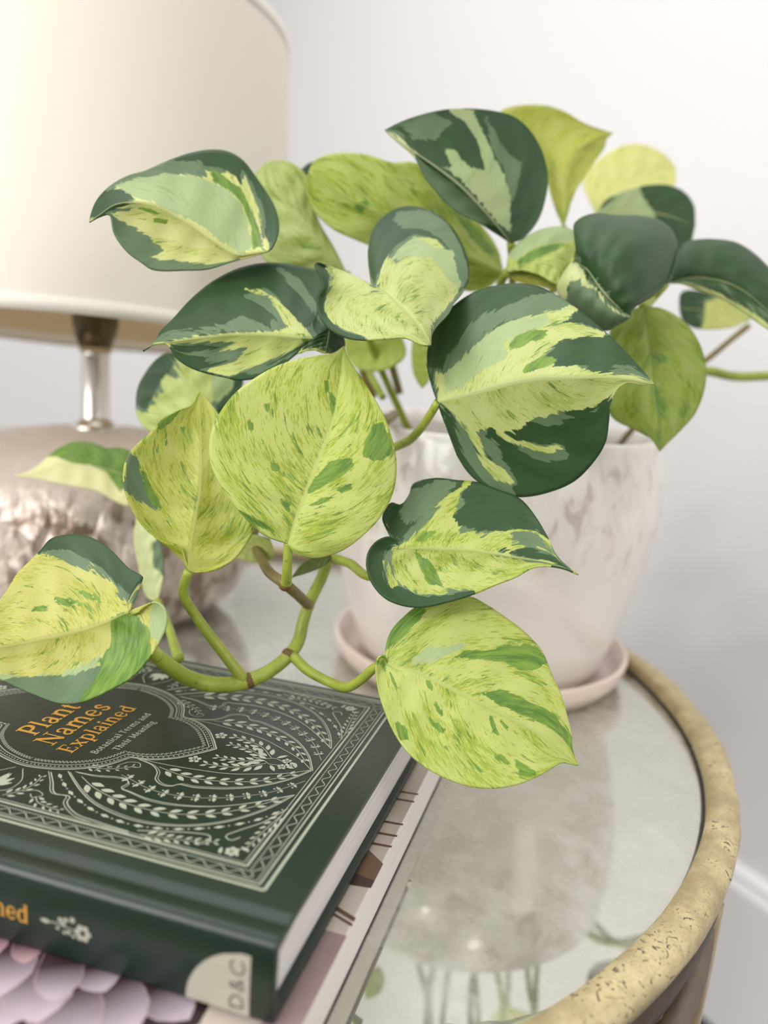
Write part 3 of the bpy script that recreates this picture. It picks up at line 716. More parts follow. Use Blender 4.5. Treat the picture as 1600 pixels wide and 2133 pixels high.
def text(flat, s, x, y, h, bold=1.0, track=0.0):
    """h: x-height in surface units"""
    for ch in s:
        w, st = GL[ch]
        for pts, tw in st: flat.stroke([(x + px_ * h, y + py_ * h) for px_, py_ in pts], tw * h * bold, None if len(pts) > 2 else 0)
        x += (w + track) * h
    return x
def width(s, h, track=0.0): return sum(GL[c][0] + track for c in s) * h
ZL = GT + 0.00008
for nm, s_, a0, b0, h in (('title_word', 'Plant', 63.8, 125.9, 6.2), ('title_word', 'Names', 60.1, 115.2, 6.1), ('title_word', 'Explained', 58.2, 105.6, 4.75)):
    fl = Flat(lambda a, b: bk(a, b, ZL)); text(fl, s_, a0, b0, h, 1.1, 0.05); fl.build(nm, GOLDP, green)
fl = Flat(lambda a, b: bk(a, b, ZL)); h = 1.98
text(fl, 'Botanical Terms and', 61.3, 97.4, h, 1.2, 0.06); fl.build('subtitle_line', SILVER, green)
fl = Flat(lambda a, b: bk(a, b, ZL)); text(fl, 'Their Meaning', 66.6, 92.0, h, 1.2, 0.06); fl.build('subtitle_line', SILVER, green)
# spine printing: x runs towards the tail (to the right), y upwards, both in mm
def spn(x, y):
    # follow the slightly rounded spine: centre -2.15, ends -1.75
    yy = (y + 12.4) / 12.4
    return bk(-2.16 + 0.42 * yy * yy, -x, GT + y * 0.001)
fl = Flat(spn); hs = 3.9; text(fl, 'Explained', -73.6 - width('Explained', hs), -15.8, hs, 1.15); fl.build('spine_title', GOLDP, green)
fl = Flat(spn)
fl.stroke([(-69.5, -13.4), (-64, -12.8), (-60, -13.4), (-56.5, -13.6)], 0.35)
fl.leaf(-66.5, -13.1, 3.1, 3.4, 1.7); 
for x, y, r in ((-63.2, -11.4, 0.8), (-61.4, -11.0, 0.8), (-62.2, -12.4, 0.7), (-64.0, -14.2, 0.6), (-59.2, -10.4, 0.9), (-60.4, -14.6, 0.7), (-58.9, -15.4, 0.6), (-61.8, -15.0, 0.6)): fl.dot(x, y, r)
for k in range(6):
    a = 2 * math.pi * k / 6; fl.dot(-55.9 + 1.75 * math.cos(a), -13.6 + 1.75 * math.sin(a), 0.98)
fl.build('spine_flower', BADGE, green)
fl = Flat(spn)
arc = [(-5.3 - 18.6 * math.sin(t), -23.6 + 18.4 * math.cos(t)) for t in np.linspace(0.06, math.pi / 2 - 0.02, 14)]
cols = 12
for k in range(cols):        # quarter disc in strips so it follows the spine's curve
    y0, y1 = -23.6 + 18.3 * k / cols, -23.6 + 18.3 * (k + 1) / cols
    xs = lambda y: -5.3 - 18.6 * math.sqrt(max(0.0, 1 - ((y + 23.6) / 18.5) ** 2))
    fl.poly([(-5.3, y0), (-5.3, y1), (xs(y1), y1), (xs(y0), y0)])
bd = fl.build('spine_badge', BADGE, green)
fl = Flat(lambda x, y: spn(x, y) + (-E1) * 0.00005)
def rot(pts, w): fl.stroke([(-7.0 - yy, -22.2 + xx) for xx, yy in pts], w)
rot([(0.6, 0.2), (0.5, 3.4)], 0.55); rot([(-0.2, 3.3), (1.6, 3.9), (3.6, 3.0), (4.2, 1.7), (3.2, 0.5), (0.4, 0.1)], 0.5)
rot([(9.2, 0.2), (6.8, 2.4), (6.4, 3.4), (7.2, 3.9), (7.8, 3.2), (6.4, 1.6), (5.9, 0.7), (6.7, 0.1), (8.0, 0.6), (8.8, 1.9)], 0.48)
rot([(14.4, 3.0), (13.4, 3.9), (11.6, 3.5), (10.6, 2.0), (11.0, 0.6), (12.6, 0.0), (14.6, 0.8)], 0.5)
fl.build('badge_lettering', INK, bd)

# --- the lower book
low = thing('succulent_book', 'thick ivory-paged softcover with a printed pink succulent, under the green book', 'book', tuple(bk(60, 115, 0.0)))
A0, A1, B0, B1, LT = -27, 178, -7.3, 228, 0.0197
ca_ = np.linspace(0, math.pi / 2, 9)
def plan(d):
    # outline in plan with one generously rounded corner (tail end of the spine), shrunk by d
    return [(A1 - d, B0 + d), (A1 - d, B1 - d), (A0 + d, B1 - d)] + [(A0 + d + 34 * (1 - math.cos(t)), B0 + d + 46 * (1 - math.sin(t))) for t in ca_]
def slab(name, d, z0, z1, mat):
    P = plan(d); n = len(P)
    V = [bk(a, b, z0) for a, b in P] + [bk(a, b, z1) for a, b in P]
    o = mesh_obj(name, V, [(i, (i + 1) % n, n + (i + 1) % n, n + i) for i in range(n)] + [tuple(range(n))[::-1], tuple(range(n, 2 * n))], mat, low, False)
    bmm = bmesh.new(); bmm.from_mesh(o.data); bmesh.ops.recalc_face_normals(bmm, faces=bmm.faces[:]); bmm.to_mesh(o.data); bmm.free()
    return o
slab('back_cover', 0.0, 0.0002, 0.0011, BACKC)
slab('page_block', 0.3, 0.0011, LT - 0.0006, PAPER2)
fc = slab('front_cover', 0.1, LT - 0.0006, LT - 0.0001, plain('cream_photo_ground', (196, 182, 172), 0.35, var=0.12, scale=30))
def petal(base, tip, w, lvl, c0, c1, c2):
    base, tip = np.array(base, float), np.array(tip, float)
    d = tip - base; L = np.linalg.norm(d); d /= L; n = np.array((-d[1], d[0]))
    rows = [(0.0, 0.45), (0.25, 0.72), (0.5, 0.95), (0.68, 1.0), (0.82, 0.84), (0.92, 0.48), (0.965, 0.22), (1.0, 0.0)]
    V, Fc, K = [], [], []
    z = LT - 0.0001 + 0.00002 * (lvl + 1)
    cols_ = [-1, -0.93, -0.5, 0, 0.5, 0.93, 1]
    for t, ww in rows:
        for c in cols_:
            q = base + d * t * L + n * c * ww * w * 0.43
            V.append(bk(q[0], q[1], z)); e = max(abs(c), 0) ** 2.2 * (1 if ww else 1); tt = max(0, (t - 0.5) / 0.5)
            k = np.array(c0) * (1 - min(1, tt * 1.15)) + np.array(c1) * min(1, tt * 1.15)
            r = 0.8 if (abs(c) > 0.95 or t > 0.99) else 0.0
            K.append(k * (1 - r) + np.array(c2) * r)
    m = len(cols_)
    for i in range(len(rows) - 1):
        for j in range(m - 1): Fc.append((i * m + j, i * m + j + 1, (i + 1) * m + j + 1, (i + 1) * m + j))
    o = mesh_obj('printed_petal', V, Fc, PRINT, fc, False)
    ca = o.data.color_attributes.new('ink', 'FLOAT_COLOR', 'POINT')
    for i, k in enumerate(K): ca.data[i].color = (k[0], k[1], k[2], 1)
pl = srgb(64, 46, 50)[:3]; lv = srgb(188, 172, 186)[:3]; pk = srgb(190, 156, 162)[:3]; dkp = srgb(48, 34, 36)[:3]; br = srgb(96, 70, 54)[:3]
for k, (b_, t_, w_, c_) in enumerate((((6, 48), (-6.5, 20.0), 17, lv), ((2, 62), (-14, 30.5), 20, lv), ((4, 70), (-26, 41), 22, lv), ((2, 84), (-26.4, 62), 30, lv), ((6, 110), (-26.4, 96), 34, lv),
        ((7, 62), (-6.5, 45.5), 14, lv), ((10, 80), (-21.5, 55), 23, lv), ((9, 70), (-14.2, 55.5), 15, lv), ((8, 92), (-17.8, 70), 22, lv), ((9, 82), (-6, 72), 10, pk), ((9, 100), (-9, 82), 15, pk))):
    petal(b_, t_, w_, 1 + k, pl, c_, pk)
# brown printed stems and shadows along the cover's tail edge
def stripe(pts, c, lvl=2, name='printed_stem'):
    V = [bk(a, b, LT - 0.0001 + 0.00002 * lvl) for a, b in pts]
    o = mesh_obj(name, V, [tuple(range(len(V)))], PRINT, fc, False)
    ca = o.data.color_attributes.new('ink', 'FLOAT_COLOR', 'POINT')
    for d_ in ca.data: d_.color = tuple(c) + (1,)
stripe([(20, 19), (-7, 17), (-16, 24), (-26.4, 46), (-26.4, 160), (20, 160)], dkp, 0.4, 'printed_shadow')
pinkish = srgb(150, 128, 130)[:3]
stripe([(-6, -8), (-6, 2), (38, 2), (38, -8)], pinkish, 1)
stripe([(44.5, -8), (48.5, 2), (50.5, 2), (46.5, -8)], br); stripe([(42.3, -8), (46, 2), (47.2, 2), (43.6, -8)], br)
stripe([(62, -8), (60.5, 2), (84, 2), (80, -3), (76, -8)], srgb(112, 84, 66)[:3], 1); stripe([(62, -8), (60.5, 2), (68, 2), (66, -8)], srgb(70, 48, 38)[:3], 2)
for a_ in (86, 93, 101, 118, 124): stripe([(a_, -8), (a_ - 1.2, 2), (a_ + 0.4, 2), (a_ + 1.2, -8)], br)

# ------------------------------------------------------------------ leaves
def sdf(P, poly):
    """signed distance (positive inside) of points P to a closed polygon, photo pixels"""
    Q = np.asarray(poly); n = len(Q)
    d2 = np.full(len(P), 1e12); ins = np.zeros(len(P), bool)
    for i in range(n):
        a, b = Q[i], Q[(i + 1) % n]; e = b - a; w = P - a
        t = np.clip((w @ e) / max(e @ e, 1e-9), 0, 1)[:, None]
        d2 = np.minimum(d2, ((w - e * t) ** 2).sum(1))
        c = ((a[1] > P[:, 1]) != (b[1] > P[:, 1]))
        with np.errstate(divide='ignore', invalid='ignore'):
            xx = (b[0] - a[0]) * (P[:, 1] - a[1]) / (b[1] - a[1]) + a[0]
        ins ^= c & (P[:, 0] < xx)
    return np.where(ins, 1, -1) * np.sqrt(d2)

def leaf(crop, base, mid, tip, side1, side2, Zb, Zt, k1=0.0, k2=0.0, arch=0.0, cup=0.0, wave=0.0, polys=(), dark=False, lime=(196, 206, 104),
         speckle=0.5, edge=0.6, Ns=64, Nt=16, label=None, petiole=None, pr=0.0019, name='leaf', parent=None, s0=0.12, pucker=0.0004, brown=False):
    base_, tip_ = px(crop, [base])[0], px(crop, [tip])[0]
    M = catmull(px(crop, [base] + list(mid) + [tip]), 200)
    sg = np.linspace(0, 1, Ns + 1)
    mm = np.clip((sg - s0) / (1 - s0), 0, 1) ** 1.15
    Mi = np.stack([np.interp(mm, np.linspace(0, 1, 200), M[:, k]) for k in (0, 1)], 1)
    zmid = Zb + (Zt - Zb) * mm + arch * 4 * mm * (1 - mm)
    sides = []
    latmax = 1
    for sd in (side1, side2):
        S = catmull(px(crop, [base] + list(sd) + [tip]), Ns + 1)
        sides.append(S)
    pts, zz, uv = [], [], []
    tt = np.linspace(0, 1, Nt + 1)
    cols_ = [(-1, t) for t in tt[:0:-1]] + [(0, 0.0)] + [(1, t) for t in tt[1:]]
    axis = tip_ - base_; Lx = np.linalg.norm(axis); axis = axis / Lx; nrm = np.array((-axis[1], axis[0]))
    for i in range(Ns + 1):
        for s_, t in cols_:
            if s_ == 0: p = Mi[i]; z = zmid[i]
            else:
                j = 0 if s_ < 0 else 1
                S = sides[j][i]; k_ = (k1, k2)[j]
                lat = np.linalg.norm(S - Mi[i]) / (0.5 * Lx)
                e = S - Mi[i]
                # veins sweep forward: bow the line from rib to margin towards the base
                bow = -axis * 0.10 * np.linalg.norm(e) * 4 * t * (1 - t) * math.sin(math.pi * sg[i])
                p = Mi[i] + e * t + bow
                z = zmid[i] + k_ * lat * t ** 1.35 + cup * lat * 4 * t * (1 - t) + wave * lat * t * t * math.sin(2 * math.pi * 2.3 * sg[i] + (0.6 if j else 2.2))
                z += pucker * math.cos(2 * math.pi * 6.5 * sg[i]) * 4 * t * (1 - t) * min(1, lat * 2)
            pts.append(p); zz.append(z); uv.append((sg[i] + (3.0 if s_ > 0 else 0.0), t))
    pts = np.array(pts)
    # tiny offset so that no margin point coincides with the rib
    V = [at(p[0], p[1], z) for p, z in zip(pts, zz)]
    m = len(cols_); Fc = []
    for i in range(Ns):
        for j in range(m - 1): Fc.append((i * m + j, i * m + j + 1, (i + 1) * m + j + 1, (i + 1) * m + j))
    o = mesh_obj(name, V, Fc, LEAF, parent or plant)
    me = o.data
    ul = me.uv_layers.new(name='vein')
    li = np.empty(len(me.loops), np.int32); me.loops.foreach_get('vertex_index', li)
    uva = np.array(uv)[li].astype(np.float32)
    ul.data.foreach_set('uv', uva.ravel())
    tarr = np.array(uv)[:, 1]
    for cls in 'DSLPM':
        v = np.full(len(pts), 40.0 if (cls == 'D' and dark) else -40.0)
        for c, pg in polys:
            if c == cls:
                d = np.clip(sdf(pts, px(crop, pg)), -40, 40)
                d = np.where(d > -7, d + 16 * tarr ** 8, d)      # zones that reach the margin run right over it
                v = np.maximum(v, d)
        a = me.attributes.new('sd' + cls, 'FLOAT', 'POINT'); a.data.foreach_set('value', v.astype(np.float32))
    bmm = bmesh.new(); bmm.from_mesh(me); bmesh.ops.remove_doubles(bmm, verts=bmm.verts[:], dist=0.00002); bmm.to_mesh(me); bmm.free()
    sol = o.modifiers.new('blade', 'SOLIDIFY'); sol.thickness = 0.0007; sol.offset = 0.0
    o.color = srgb(*lime)
    o['seed'] = random.uniform(0, 50); o['speckle'] = float(speckle); o['edge'] = float(edge)
    if label: o['label'] = label
    if petiole is not None:
        c, pp = petiole
        P3 = [at(*base_, Zb + 0.0012)] + [at(*px(c, [(x, y)])[0], z) if z is not None else np.array((x, y, 0)) for x, y, z in pp]
        tube('petiole', P3, [pr * 0.9, pr, pr * 1.15], STEMB if brown else STEM, o if name == 'leaf' else o.parent, 28, 10)
    return o
def soil_end(dx, dy): return np.array((PC[0] + dx, PC[1] + dy, 0.138))
def petiole_to(o, pts, pr=0.002, mat=None):
    tube('petiole', pts, [pr, pr, pr * 1.2], mat or STEM, o, 30, 10)
LIME = (190, 202, 92); YEL = (188, 196, 78); PALE = (204, 214, 134)

# big dark leaf on the right of centre
leaf('E', (400, 632), [(560, 590), (760, 535), (900, 510), (1100, 505), (1300, 507), (1450, 530)], (1508, 545),
     [(385, 575), (360, 500), (343, 420), (355, 330), (400, 230), (470, 150), (580, 75), (700, 38), (800, 27), (920, 45), (1030, 100), (1130, 170), (1230, 250), (1330, 345), (1420, 440), (1480, 510)],
     [(430, 655), (465, 690), (465, 760), (490, 880), (540, 980), (620, 1055), (720, 1105), (830, 1122), (960, 1100), (1100, 1040), (1200, 940), (1260, 840), (1275, 740), (1285, 650), (1320, 570), (1370, 537), (1440, 545)],
     0.322, 0.303, 0.030, 0.012, -0.004, 0.004, dark=True, lime=(188, 199, 114), speckle=0.6, edge=0.75, Ns=120, Nt=28, polys=[
     ('S', [(420, 480), (440, 400), (500, 330), (560, 260), (640, 190), (760, 145), (900, 100), (1000, 90), (1100, 160), (1000, 165), (900, 190), (780, 210), (700, 250), (620, 310), (560, 380), (500, 440), (430, 490)]),
     ('L', [(400, 630), (390, 480), (430, 490), (500, 440), (600, 330), (700, 250), (830, 210), (950, 180), (1100, 160), (1040, 230), (1140, 250), (1240, 290), (1050, 310), (950, 380), (860, 450), (830, 490), (950, 450), (1100, 450), (1200, 480), (1400, 500), (1500, 540), (1370, 535), (1300, 590), (1200, 660), (1000, 690), (850, 730), (820, 780), (680, 770), (600, 780), (640, 900), (740, 990), (780, 1050), (700, 1020), (640, 960), (590, 860), (540, 760), (470, 690)]),
     ('P', [(430, 490), (500, 440), (600, 330), (700, 250), (820, 215), (950, 190), (980, 240), (850, 280), (740, 340), (760, 400), (640, 470), (520, 560), (430, 600)]),
     ('M', [(760, 340), (800, 300), (900, 265), (980, 262), (930, 310), (850, 340), (770, 370)]), ('M', [(840, 490), (850, 450), (950, 400), (1010, 420), (950, 450), (880, 480)]),
     ('S', [(595, 785), (680, 820), (740, 920), (780, 1000), (790, 1060), (700, 980), (630, 880)]), ('S', [(480, 700), (540, 760), (600, 880), (690, 1000), (780, 1100), (720, 1090), (620, 1010), (540, 900), (500, 800)]),
     ('L', [(700, 770), (800, 830), (900, 860), (1030, 870), (1020, 885), (900, 885), (780, 850), (690, 800)])],
     label='largest dark leaf with a cream-lime centre band, right of the middle', petiole=('E', [(340, 730, 0.330), (265, 820, 0.342), (190, 860, 0.356), (60, 900, 0.378)]))

# big lime leaf in the centre
leaf('D', (930, 1110), [(975, 960), (1030, 820), (1090, 660), (1140, 540), (1185, 400), (1205, 250), (1220, 130)], (1228, 55),
     [(880, 1100), (790, 1060), (700, 980), (620, 880), (560, 790), (515, 690), (505, 600), (520, 500), (570, 400), (640, 310), (730, 240), (850, 170), (980, 125), (1100, 105), (1180, 90)],
     [(960, 1160), (1000, 1180), (1080, 1190), (1200, 1160), (1310, 1090), (1420, 980), (1490, 850), (1512, 700), (1490, 560), (1440, 420), (1370, 300), (1290, 180), (1245, 110)],
     0.300, 0.330, -0.010, 0.006, -0.006, -0.003, 0.002, lime=LIME, speckle=0.95, edge=0.55, Ns=120, Nt=28, polys=[
     ('M', [(1390, 480), (1430, 480), (1460, 560), (1470, 620), (1440, 660), (1380, 670), (1330, 640), (1350, 560)]), ('M', [(1030, 830), (1080, 760), (1150, 680), (1270, 650), (1280, 700), (1200, 760), (1110, 810), (1040, 850)]),
     ('M', [(1190, 820), (1270, 780), (1270, 820), (1200, 850)]), ('M', [(1030, 920), (1120, 870), (1200, 860), (1100, 910)]), ('M', [(800, 370), (835, 370), (820, 410)]), ('M', [(1120, 240), (1140, 240), (1150, 300), (1130, 310)]),
     ('M', [(1150, 300), (1185, 330), (1180, 400), (1160, 420)]), ('M', [(835, 670), (880, 700), (880, 730), (850, 720)]), ('M', [(885, 870), (940, 900), (945, 960), (900, 920)]), ('M', [(660, 950), (720, 960), (800, 1000), (880, 1060), (780, 1030)]),
     ('M', [(715, 455), (740, 470), (745, 520), (720, 500)]), ('M', [(775, 545), (800, 570), (790, 600)])],
     label='largest lime leaf with green flecks, standing upright in the middle', petiole=('D', [(925, 1250, 0.304), (920, 1330, 0.310)]))

leaf('D', (395, 1260), [(400, 1130), (430, 960), (455, 820), (460, 600), (455, 420)], (458, 295),
     [(370, 1180), (355, 1135), (250, 1100), (160, 1030), (90, 930), (50, 820), (45, 720), (70, 640), (130, 570), (210, 500), (250, 450), (340, 400), (410, 370), (440, 320)],
     [(440, 1270), (540, 1255), (640, 1200), (710, 1110), (740, 1050), (715, 950), (660, 780), (600, 560), (560, 430), (520, 370), (480, 320)],
     0.318, 0.335, -0.010, 0.004, -0.006, 0.003, lime=YEL, speckle=0.85, edge=0.55, Ns=100, Nt=22, polys=[
     ('S', [(75, 650), (110, 660), (150, 760), (200, 860), (250, 950), (170, 900), (110, 880), (60, 810)]), ('M', [(350, 490), (375, 490), (370, 540)]), ('M', [(130, 700), (180, 780), (240, 900), (260, 950), (200, 900), (150, 800)]), ('M', [(240, 460), (330, 405), (300, 450), (240, 490)])],
     label='pointed yellow-lime leaf on its own petiole, left of the largest lime leaf', petiole=('D', [(365, 1380, 0.322), (430, 1500, 0.327), (540, 1650, 0.331), (640, 1780, 0.333), (695, 1850, 0.335)]), pr=0.0021)

leaf('F', (605, 1625), [(450, 1690), (250, 1740), (0, 1790)], (-190, 1810),
     [(600, 1580), (610, 1540), (640, 1490), (668, 1465), (600, 1420), (520, 1340), (430, 1280), (330, 1265), (240, 1285), (190, 1340), (150, 1380), (80, 1450), (30, 1530), (-60, 1650), (-140, 1760)],
     [(630, 1640), (680, 1600), (730, 1580), (770, 1610), (780, 1680), (750, 1760), (700, 1840), (620, 1930), (500, 2000), (380, 2050), (280, 2055), (150, 2010), (60, 1970), (0, 1940), (-100, 1880)],
     0.292, 0.280, 0.016, -0.010, 0.004, 0.003, lime=(192, 192, 90), speckle=0.65, edge=0.6, Ns=110, Nt=24, polys=[
     ('D', [(190, 1340), (240, 1285), (330, 1265), (430, 1280), (520, 1340), (600, 1420), (668, 1465), (640, 1490), (605, 1560), (560, 1500), (480, 1420), (400, 1380), (330, 1340), (230, 1330)]),
     ('S', [(220, 1355), (330, 1345), (420, 1390), (520, 1480), (480, 1470), (380, 1420), (280, 1380)]), ('M', [(520, 1660), (570, 1630), (650, 1650), (700, 1720), (690, 1840), (600, 1930), (470, 2010), (380, 2050), (420, 1980), (480, 1900), (460, 1860), (520, 1780)]),
     ('S', [(0, 1940), (60, 1970), (150, 2010), (280, 2055), (400, 2045), (480, 1950), (490, 1870), (400, 1890), (300, 1920), (150, 1930)]), ('P', [(0, 1930), (150, 1925), (300, 1910), (450, 1850), (470, 1820), (480, 1870), (350, 1920)]),
     ('P', [(730, 1580), (770, 1610), (780, 1680), (750, 1750), (710, 1740), (700, 1640)]), ('M', [(130, 1610), (230, 1595), (240, 1620), (150, 1630)]), ('M', [(220, 1555), (320, 1565), (400, 1600), (300, 1600)]), ('M', [(350, 1520), (450, 1550), (500, 1590), (400, 1560)])],
     label='pale yellow leaf with dark green edges, over the title of the green book', petiole=('F', [(640, 1680, 0.300), (690, 1790, 0.306), (740, 1840, 0.312)]))

leaf('E', (195, 1385), [(300, 1380), (450, 1385), (600, 1395), (800, 1430), (950, 1455), (1050, 1485)], (1122, 1520),
     [(210, 1350), (180, 1320), (115, 1225), (160, 1150), (210, 1160), (260, 1090), (270, 1055), (380, 1025), (500, 1035), (600, 1045), (700, 1080), (820, 1130), (900, 1220), (960, 1320), (1010, 1420), (1070, 1480)],
     [(185, 1345), (150, 1325), (90, 1345), (45, 1400), (33, 1470), (60, 1560), (130, 1640), (230, 1680), (330, 1685), (450, 1660), (580, 1620), (700, 1570), (800, 1530), (880, 1485), (960, 1475), (1050, 1490)],
     0.310, 0.292, 0.022, -0.006, 0.002, 0.004, lime=(180, 192, 88), speckle=0.9, edge=0.7, Ns=110, Nt=24, polys=[
     ('D', [(115, 1225), (160, 1150), (260, 1090), (380, 1025), (520, 1035), (470, 1090), (400, 1160), (330, 1220), (260, 1280), (210, 1350), (160, 1310)]), ('D', [(600, 1045), (700, 1080), (820, 1130), (900, 1220), (960, 1320), (900, 1300), (780, 1290), (620, 1300), (500, 1270), (480, 1220), (540, 1160), (530, 1110)]),
     ('D', [(150, 1325), (185, 1350), (140, 1400), (120, 1470), (150, 1590), (240, 1590), (300, 1640), (430, 1640), (580, 1615), (450, 1665), (330, 1690), (230, 1685), (120, 1645), (50, 1560), (20, 1470), (35, 1400), (80, 1335)]), ('S', [(270, 1100), (400, 1050), (480, 1060), (420, 1140), (330, 1220), (250, 1270), (200, 1230)]),
     ('S', [(780, 1290), (900, 1300), (1000, 1420), (900, 1370), (780, 1350)]), ('D', [(720, 1400), (850, 1375), (1000, 1430), (1080, 1495), (960, 1450), (820, 1430)]), ('M', [(270, 1360), (330, 1300), (400, 1300), (330, 1350)]), ('M', [(280, 1400), (360, 1440), (400, 1520), (430, 1590), (350, 1570), (300, 1460)]), ('M', [(670, 1500), (710, 1510), (690, 1525)]), ('S', [(125, 1420), (160, 1400), (130, 1500), (160, 1580), (125, 1520)])],
     label='folded dark and lime leaf with a long sharp tip, in front of the pot', petiole=('D', [(1380, 1290, 0.322), (1260, 1222, 0.340), (1175, 1195, 0.352)]))

leaf('G', (215, 520), [(400, 570), (600, 660), (800, 760), (1000, 860), (1200, 970), (1380, 1110)], (1490, 1200),
     [(198, 470), (205, 400), (240, 300), (320, 210), (410, 140), (550, 95), (760, 72), (880, 130), (1000, 210), (1130, 310), (1240, 430), (1310, 590), (1370, 720), (1410, 860), (1440, 980), (1450, 1100), (1475, 1165)],
     [(190, 465), (150, 480), (137, 570), (155, 700), (190, 820), (260, 980), (350, 1110), (470, 1210), (620, 1290), (780, 1340), (920, 1350), (1080, 1325), (1230, 1265), (1380, 1180), (1440, 1190)],
     0.305, 0.296, 0.018, -0.022, -0.004, 0.002, lime=(182, 194, 90), speckle=0.85, edge=0.7, Ns=120, Nt=28, polys=[
     ('M', [(205, 430), (240, 310), (330, 210), (410, 160), (465, 170), (430, 230), (350, 310), (260, 400)]), ('M', [(640, 490), (720, 430), (850, 430), (1000, 400), (1100, 420), (1120, 400), (1200, 430), (1260, 500), (1180, 560), (1100, 560), (1000, 510), (850, 490), (700, 490)]),
     ('M', [(780, 730), (880, 700), (980, 690), (1080, 730), (1150, 770), (1250, 810), (1330, 860), (1400, 960), (1460, 1120), (1370, 1010), (1270, 930), (1100, 860), (950, 800), (870, 740)]), ('M', [(160, 510), (190, 480), (210, 560), (185, 575)]), ('M', [(215, 560), (260, 610), (285, 700), (240, 640)]),
     ('M', [(450, 620), (500, 640), (530, 700), (490, 690)]), ('M', [(510, 770), (560, 800), (610, 890), (570, 870)]), ('M', [(470, 850), (520, 900), (580, 940), (610, 950), (600, 990), (530, 960)]), ('M', [(880, 840), (920, 880), (960, 1000), (910, 980)]), ('M', [(920, 850), (1000, 920), (1080, 990), (1000, 950)]),
     ('M', [(640, 980), (680, 1000), (710, 1070)]), ('M', [(930, 1130), (980, 1140), (1020, 1180), (1010, 1200), (940, 1160)]), ('M', [(1060, 1170), (1110, 1190), (1190, 1250), (1100, 1255)]), ('M', [(280, 920), (340, 960), (350, 1020), (310, 1010)]), ('P', [(360, 520), (450, 430), (600, 400), (750, 390), (650, 450), (520, 530)])],
     label='lowest lime leaf with dark streaks, hanging beside the green book', petiole=('D', [(1400, 1780, 0.308), (1330, 1840, 0.314), (1250, 1888, 0.322), (1190, 1876, 0.328), (1040, 1800, 0.336), (955, 1720, 0.342)]), pr=0.0020)

leaf('B', (415, 1060), [(480, 1085), (560, 1150), (640, 1230), (700, 1310)], (742, 1385),
     [(412, 1010), (395, 900), (400, 800), (440, 710), (520, 640), (620, 615), (720, 635), (830, 700), (900, 800), (945, 920), (950, 1020), (920, 1090), (870, 1150), (840, 1210), (770, 1280), (745, 1330)],
     [(350, 1060), (300, 1010), (240, 970), (170, 960), (125, 930), (95, 930), (130, 1010), (140, 1060), (110, 1130), (120, 1220), (170, 1290), (260, 1340), (360, 1355), (480, 1350), (600, 1345), (680, 1380), (720, 1388)],
     0.330, 0.300, 0.026, 0.004, -0.008, 0.004, 0.002, lime=(186, 196, 112), speckle=0.7, edge=0.5, Ns=110, Nt=24, polys=[
     ('D', [(412, 1010), (385, 900), (390, 800), (430, 705), (520, 630), (620, 605), (725, 625), (840, 690), (910, 790), (955, 920), (960, 1020), (900, 1110), (890, 1000), (850, 870), (780, 790), (640, 770), (560, 830), (480, 920), (430, 1040)]),
     ('S', [(560, 660), (720, 650), (820, 720), (900, 850), (935, 1000), (900, 1060), (880, 900), (800, 790), (700, 740), (600, 740), (540, 700)]),
     ('P', [(480, 960), (560, 860), (650, 780), (760, 850), (850, 870), (885, 1000), (890, 1080), (830, 1010), (740, 900), (640, 890), (520, 920), (440, 1040)]),
     ('D', [(85, 925), (125, 925), (160, 1000), (150, 1060), (128, 1150), (150, 1240), (250, 1325), (360, 1358), (260, 1350), (160, 1300), (110, 1225), (100, 1130), (130, 1060)]), ('S', [(760, 1290), (850, 1200), (930, 1090), (900, 1100), (830, 1190), (740, 1270), (735, 1380), (745, 1385)])],
     label='folded heart-shaped pale leaf with a raised dark lobe, top middle')

lb = leaf('A', (1345, 1118), [(1250, 1110), (1100, 1095), (900, 1090), (700, 1110), (500, 1140), (440, 1150)], (388, 1185),
     [(1395, 1060), (1350, 950), (1345, 880), (1372, 800), (1340, 750), (1240, 720), (1100, 703), (1000, 710), (880, 745), (760, 810), (640, 910), (550, 1010), (480, 1080), (445, 1140)],
     [(1300, 1140), (1230, 1190), (1150, 1260), (1050, 1320), (900, 1342), (850, 1330), (720, 1300), (640, 1270), (570, 1220), (520, 1150), (460, 1142)],
     0.330, 0.318, 0.030, -0.004, 0.0, 0.006, dark=True, lime=(196, 206, 116), speckle=0.4, edge=0.5, Ns=110, Nt=24, polys=[
     ('L', [(1310, 1110), (1200, 980), (1110, 900), (1030, 860), (950, 850), (1060, 890), (1130, 970), (1180, 1060), (1100, 1080), (900, 1085), (650, 1110), (450, 1145), (620, 1140), (850, 1130), (900, 1140), (800, 1180), (950, 1170), (900, 1240), (760, 1290), (850, 1310), (950, 1280), (1080, 1230), (1200, 1180), (1280, 1130)]),
     ('S', [(700, 1070), (850, 1030), (920, 995), (1000, 1020), (1120, 1080), (900, 1085)]), ('S', [(1130, 740), (1240, 800), (1330, 930), (1370, 1050), (1300, 950), (1200, 820)]), ('S', [(620, 1195), (750, 1180), (950, 1180), (1050, 1160), (900, 1220), (750, 1220)]), ('M', [(1230, 1080), (1300, 1110), (1270, 1140)]), ('S', [(460, 1140), (560, 1090), (700, 1075), (800, 1085), (600, 1110)])],
     label='dark leaf with narrow cream streaks and a hooked tip, on the left below the top leaf')
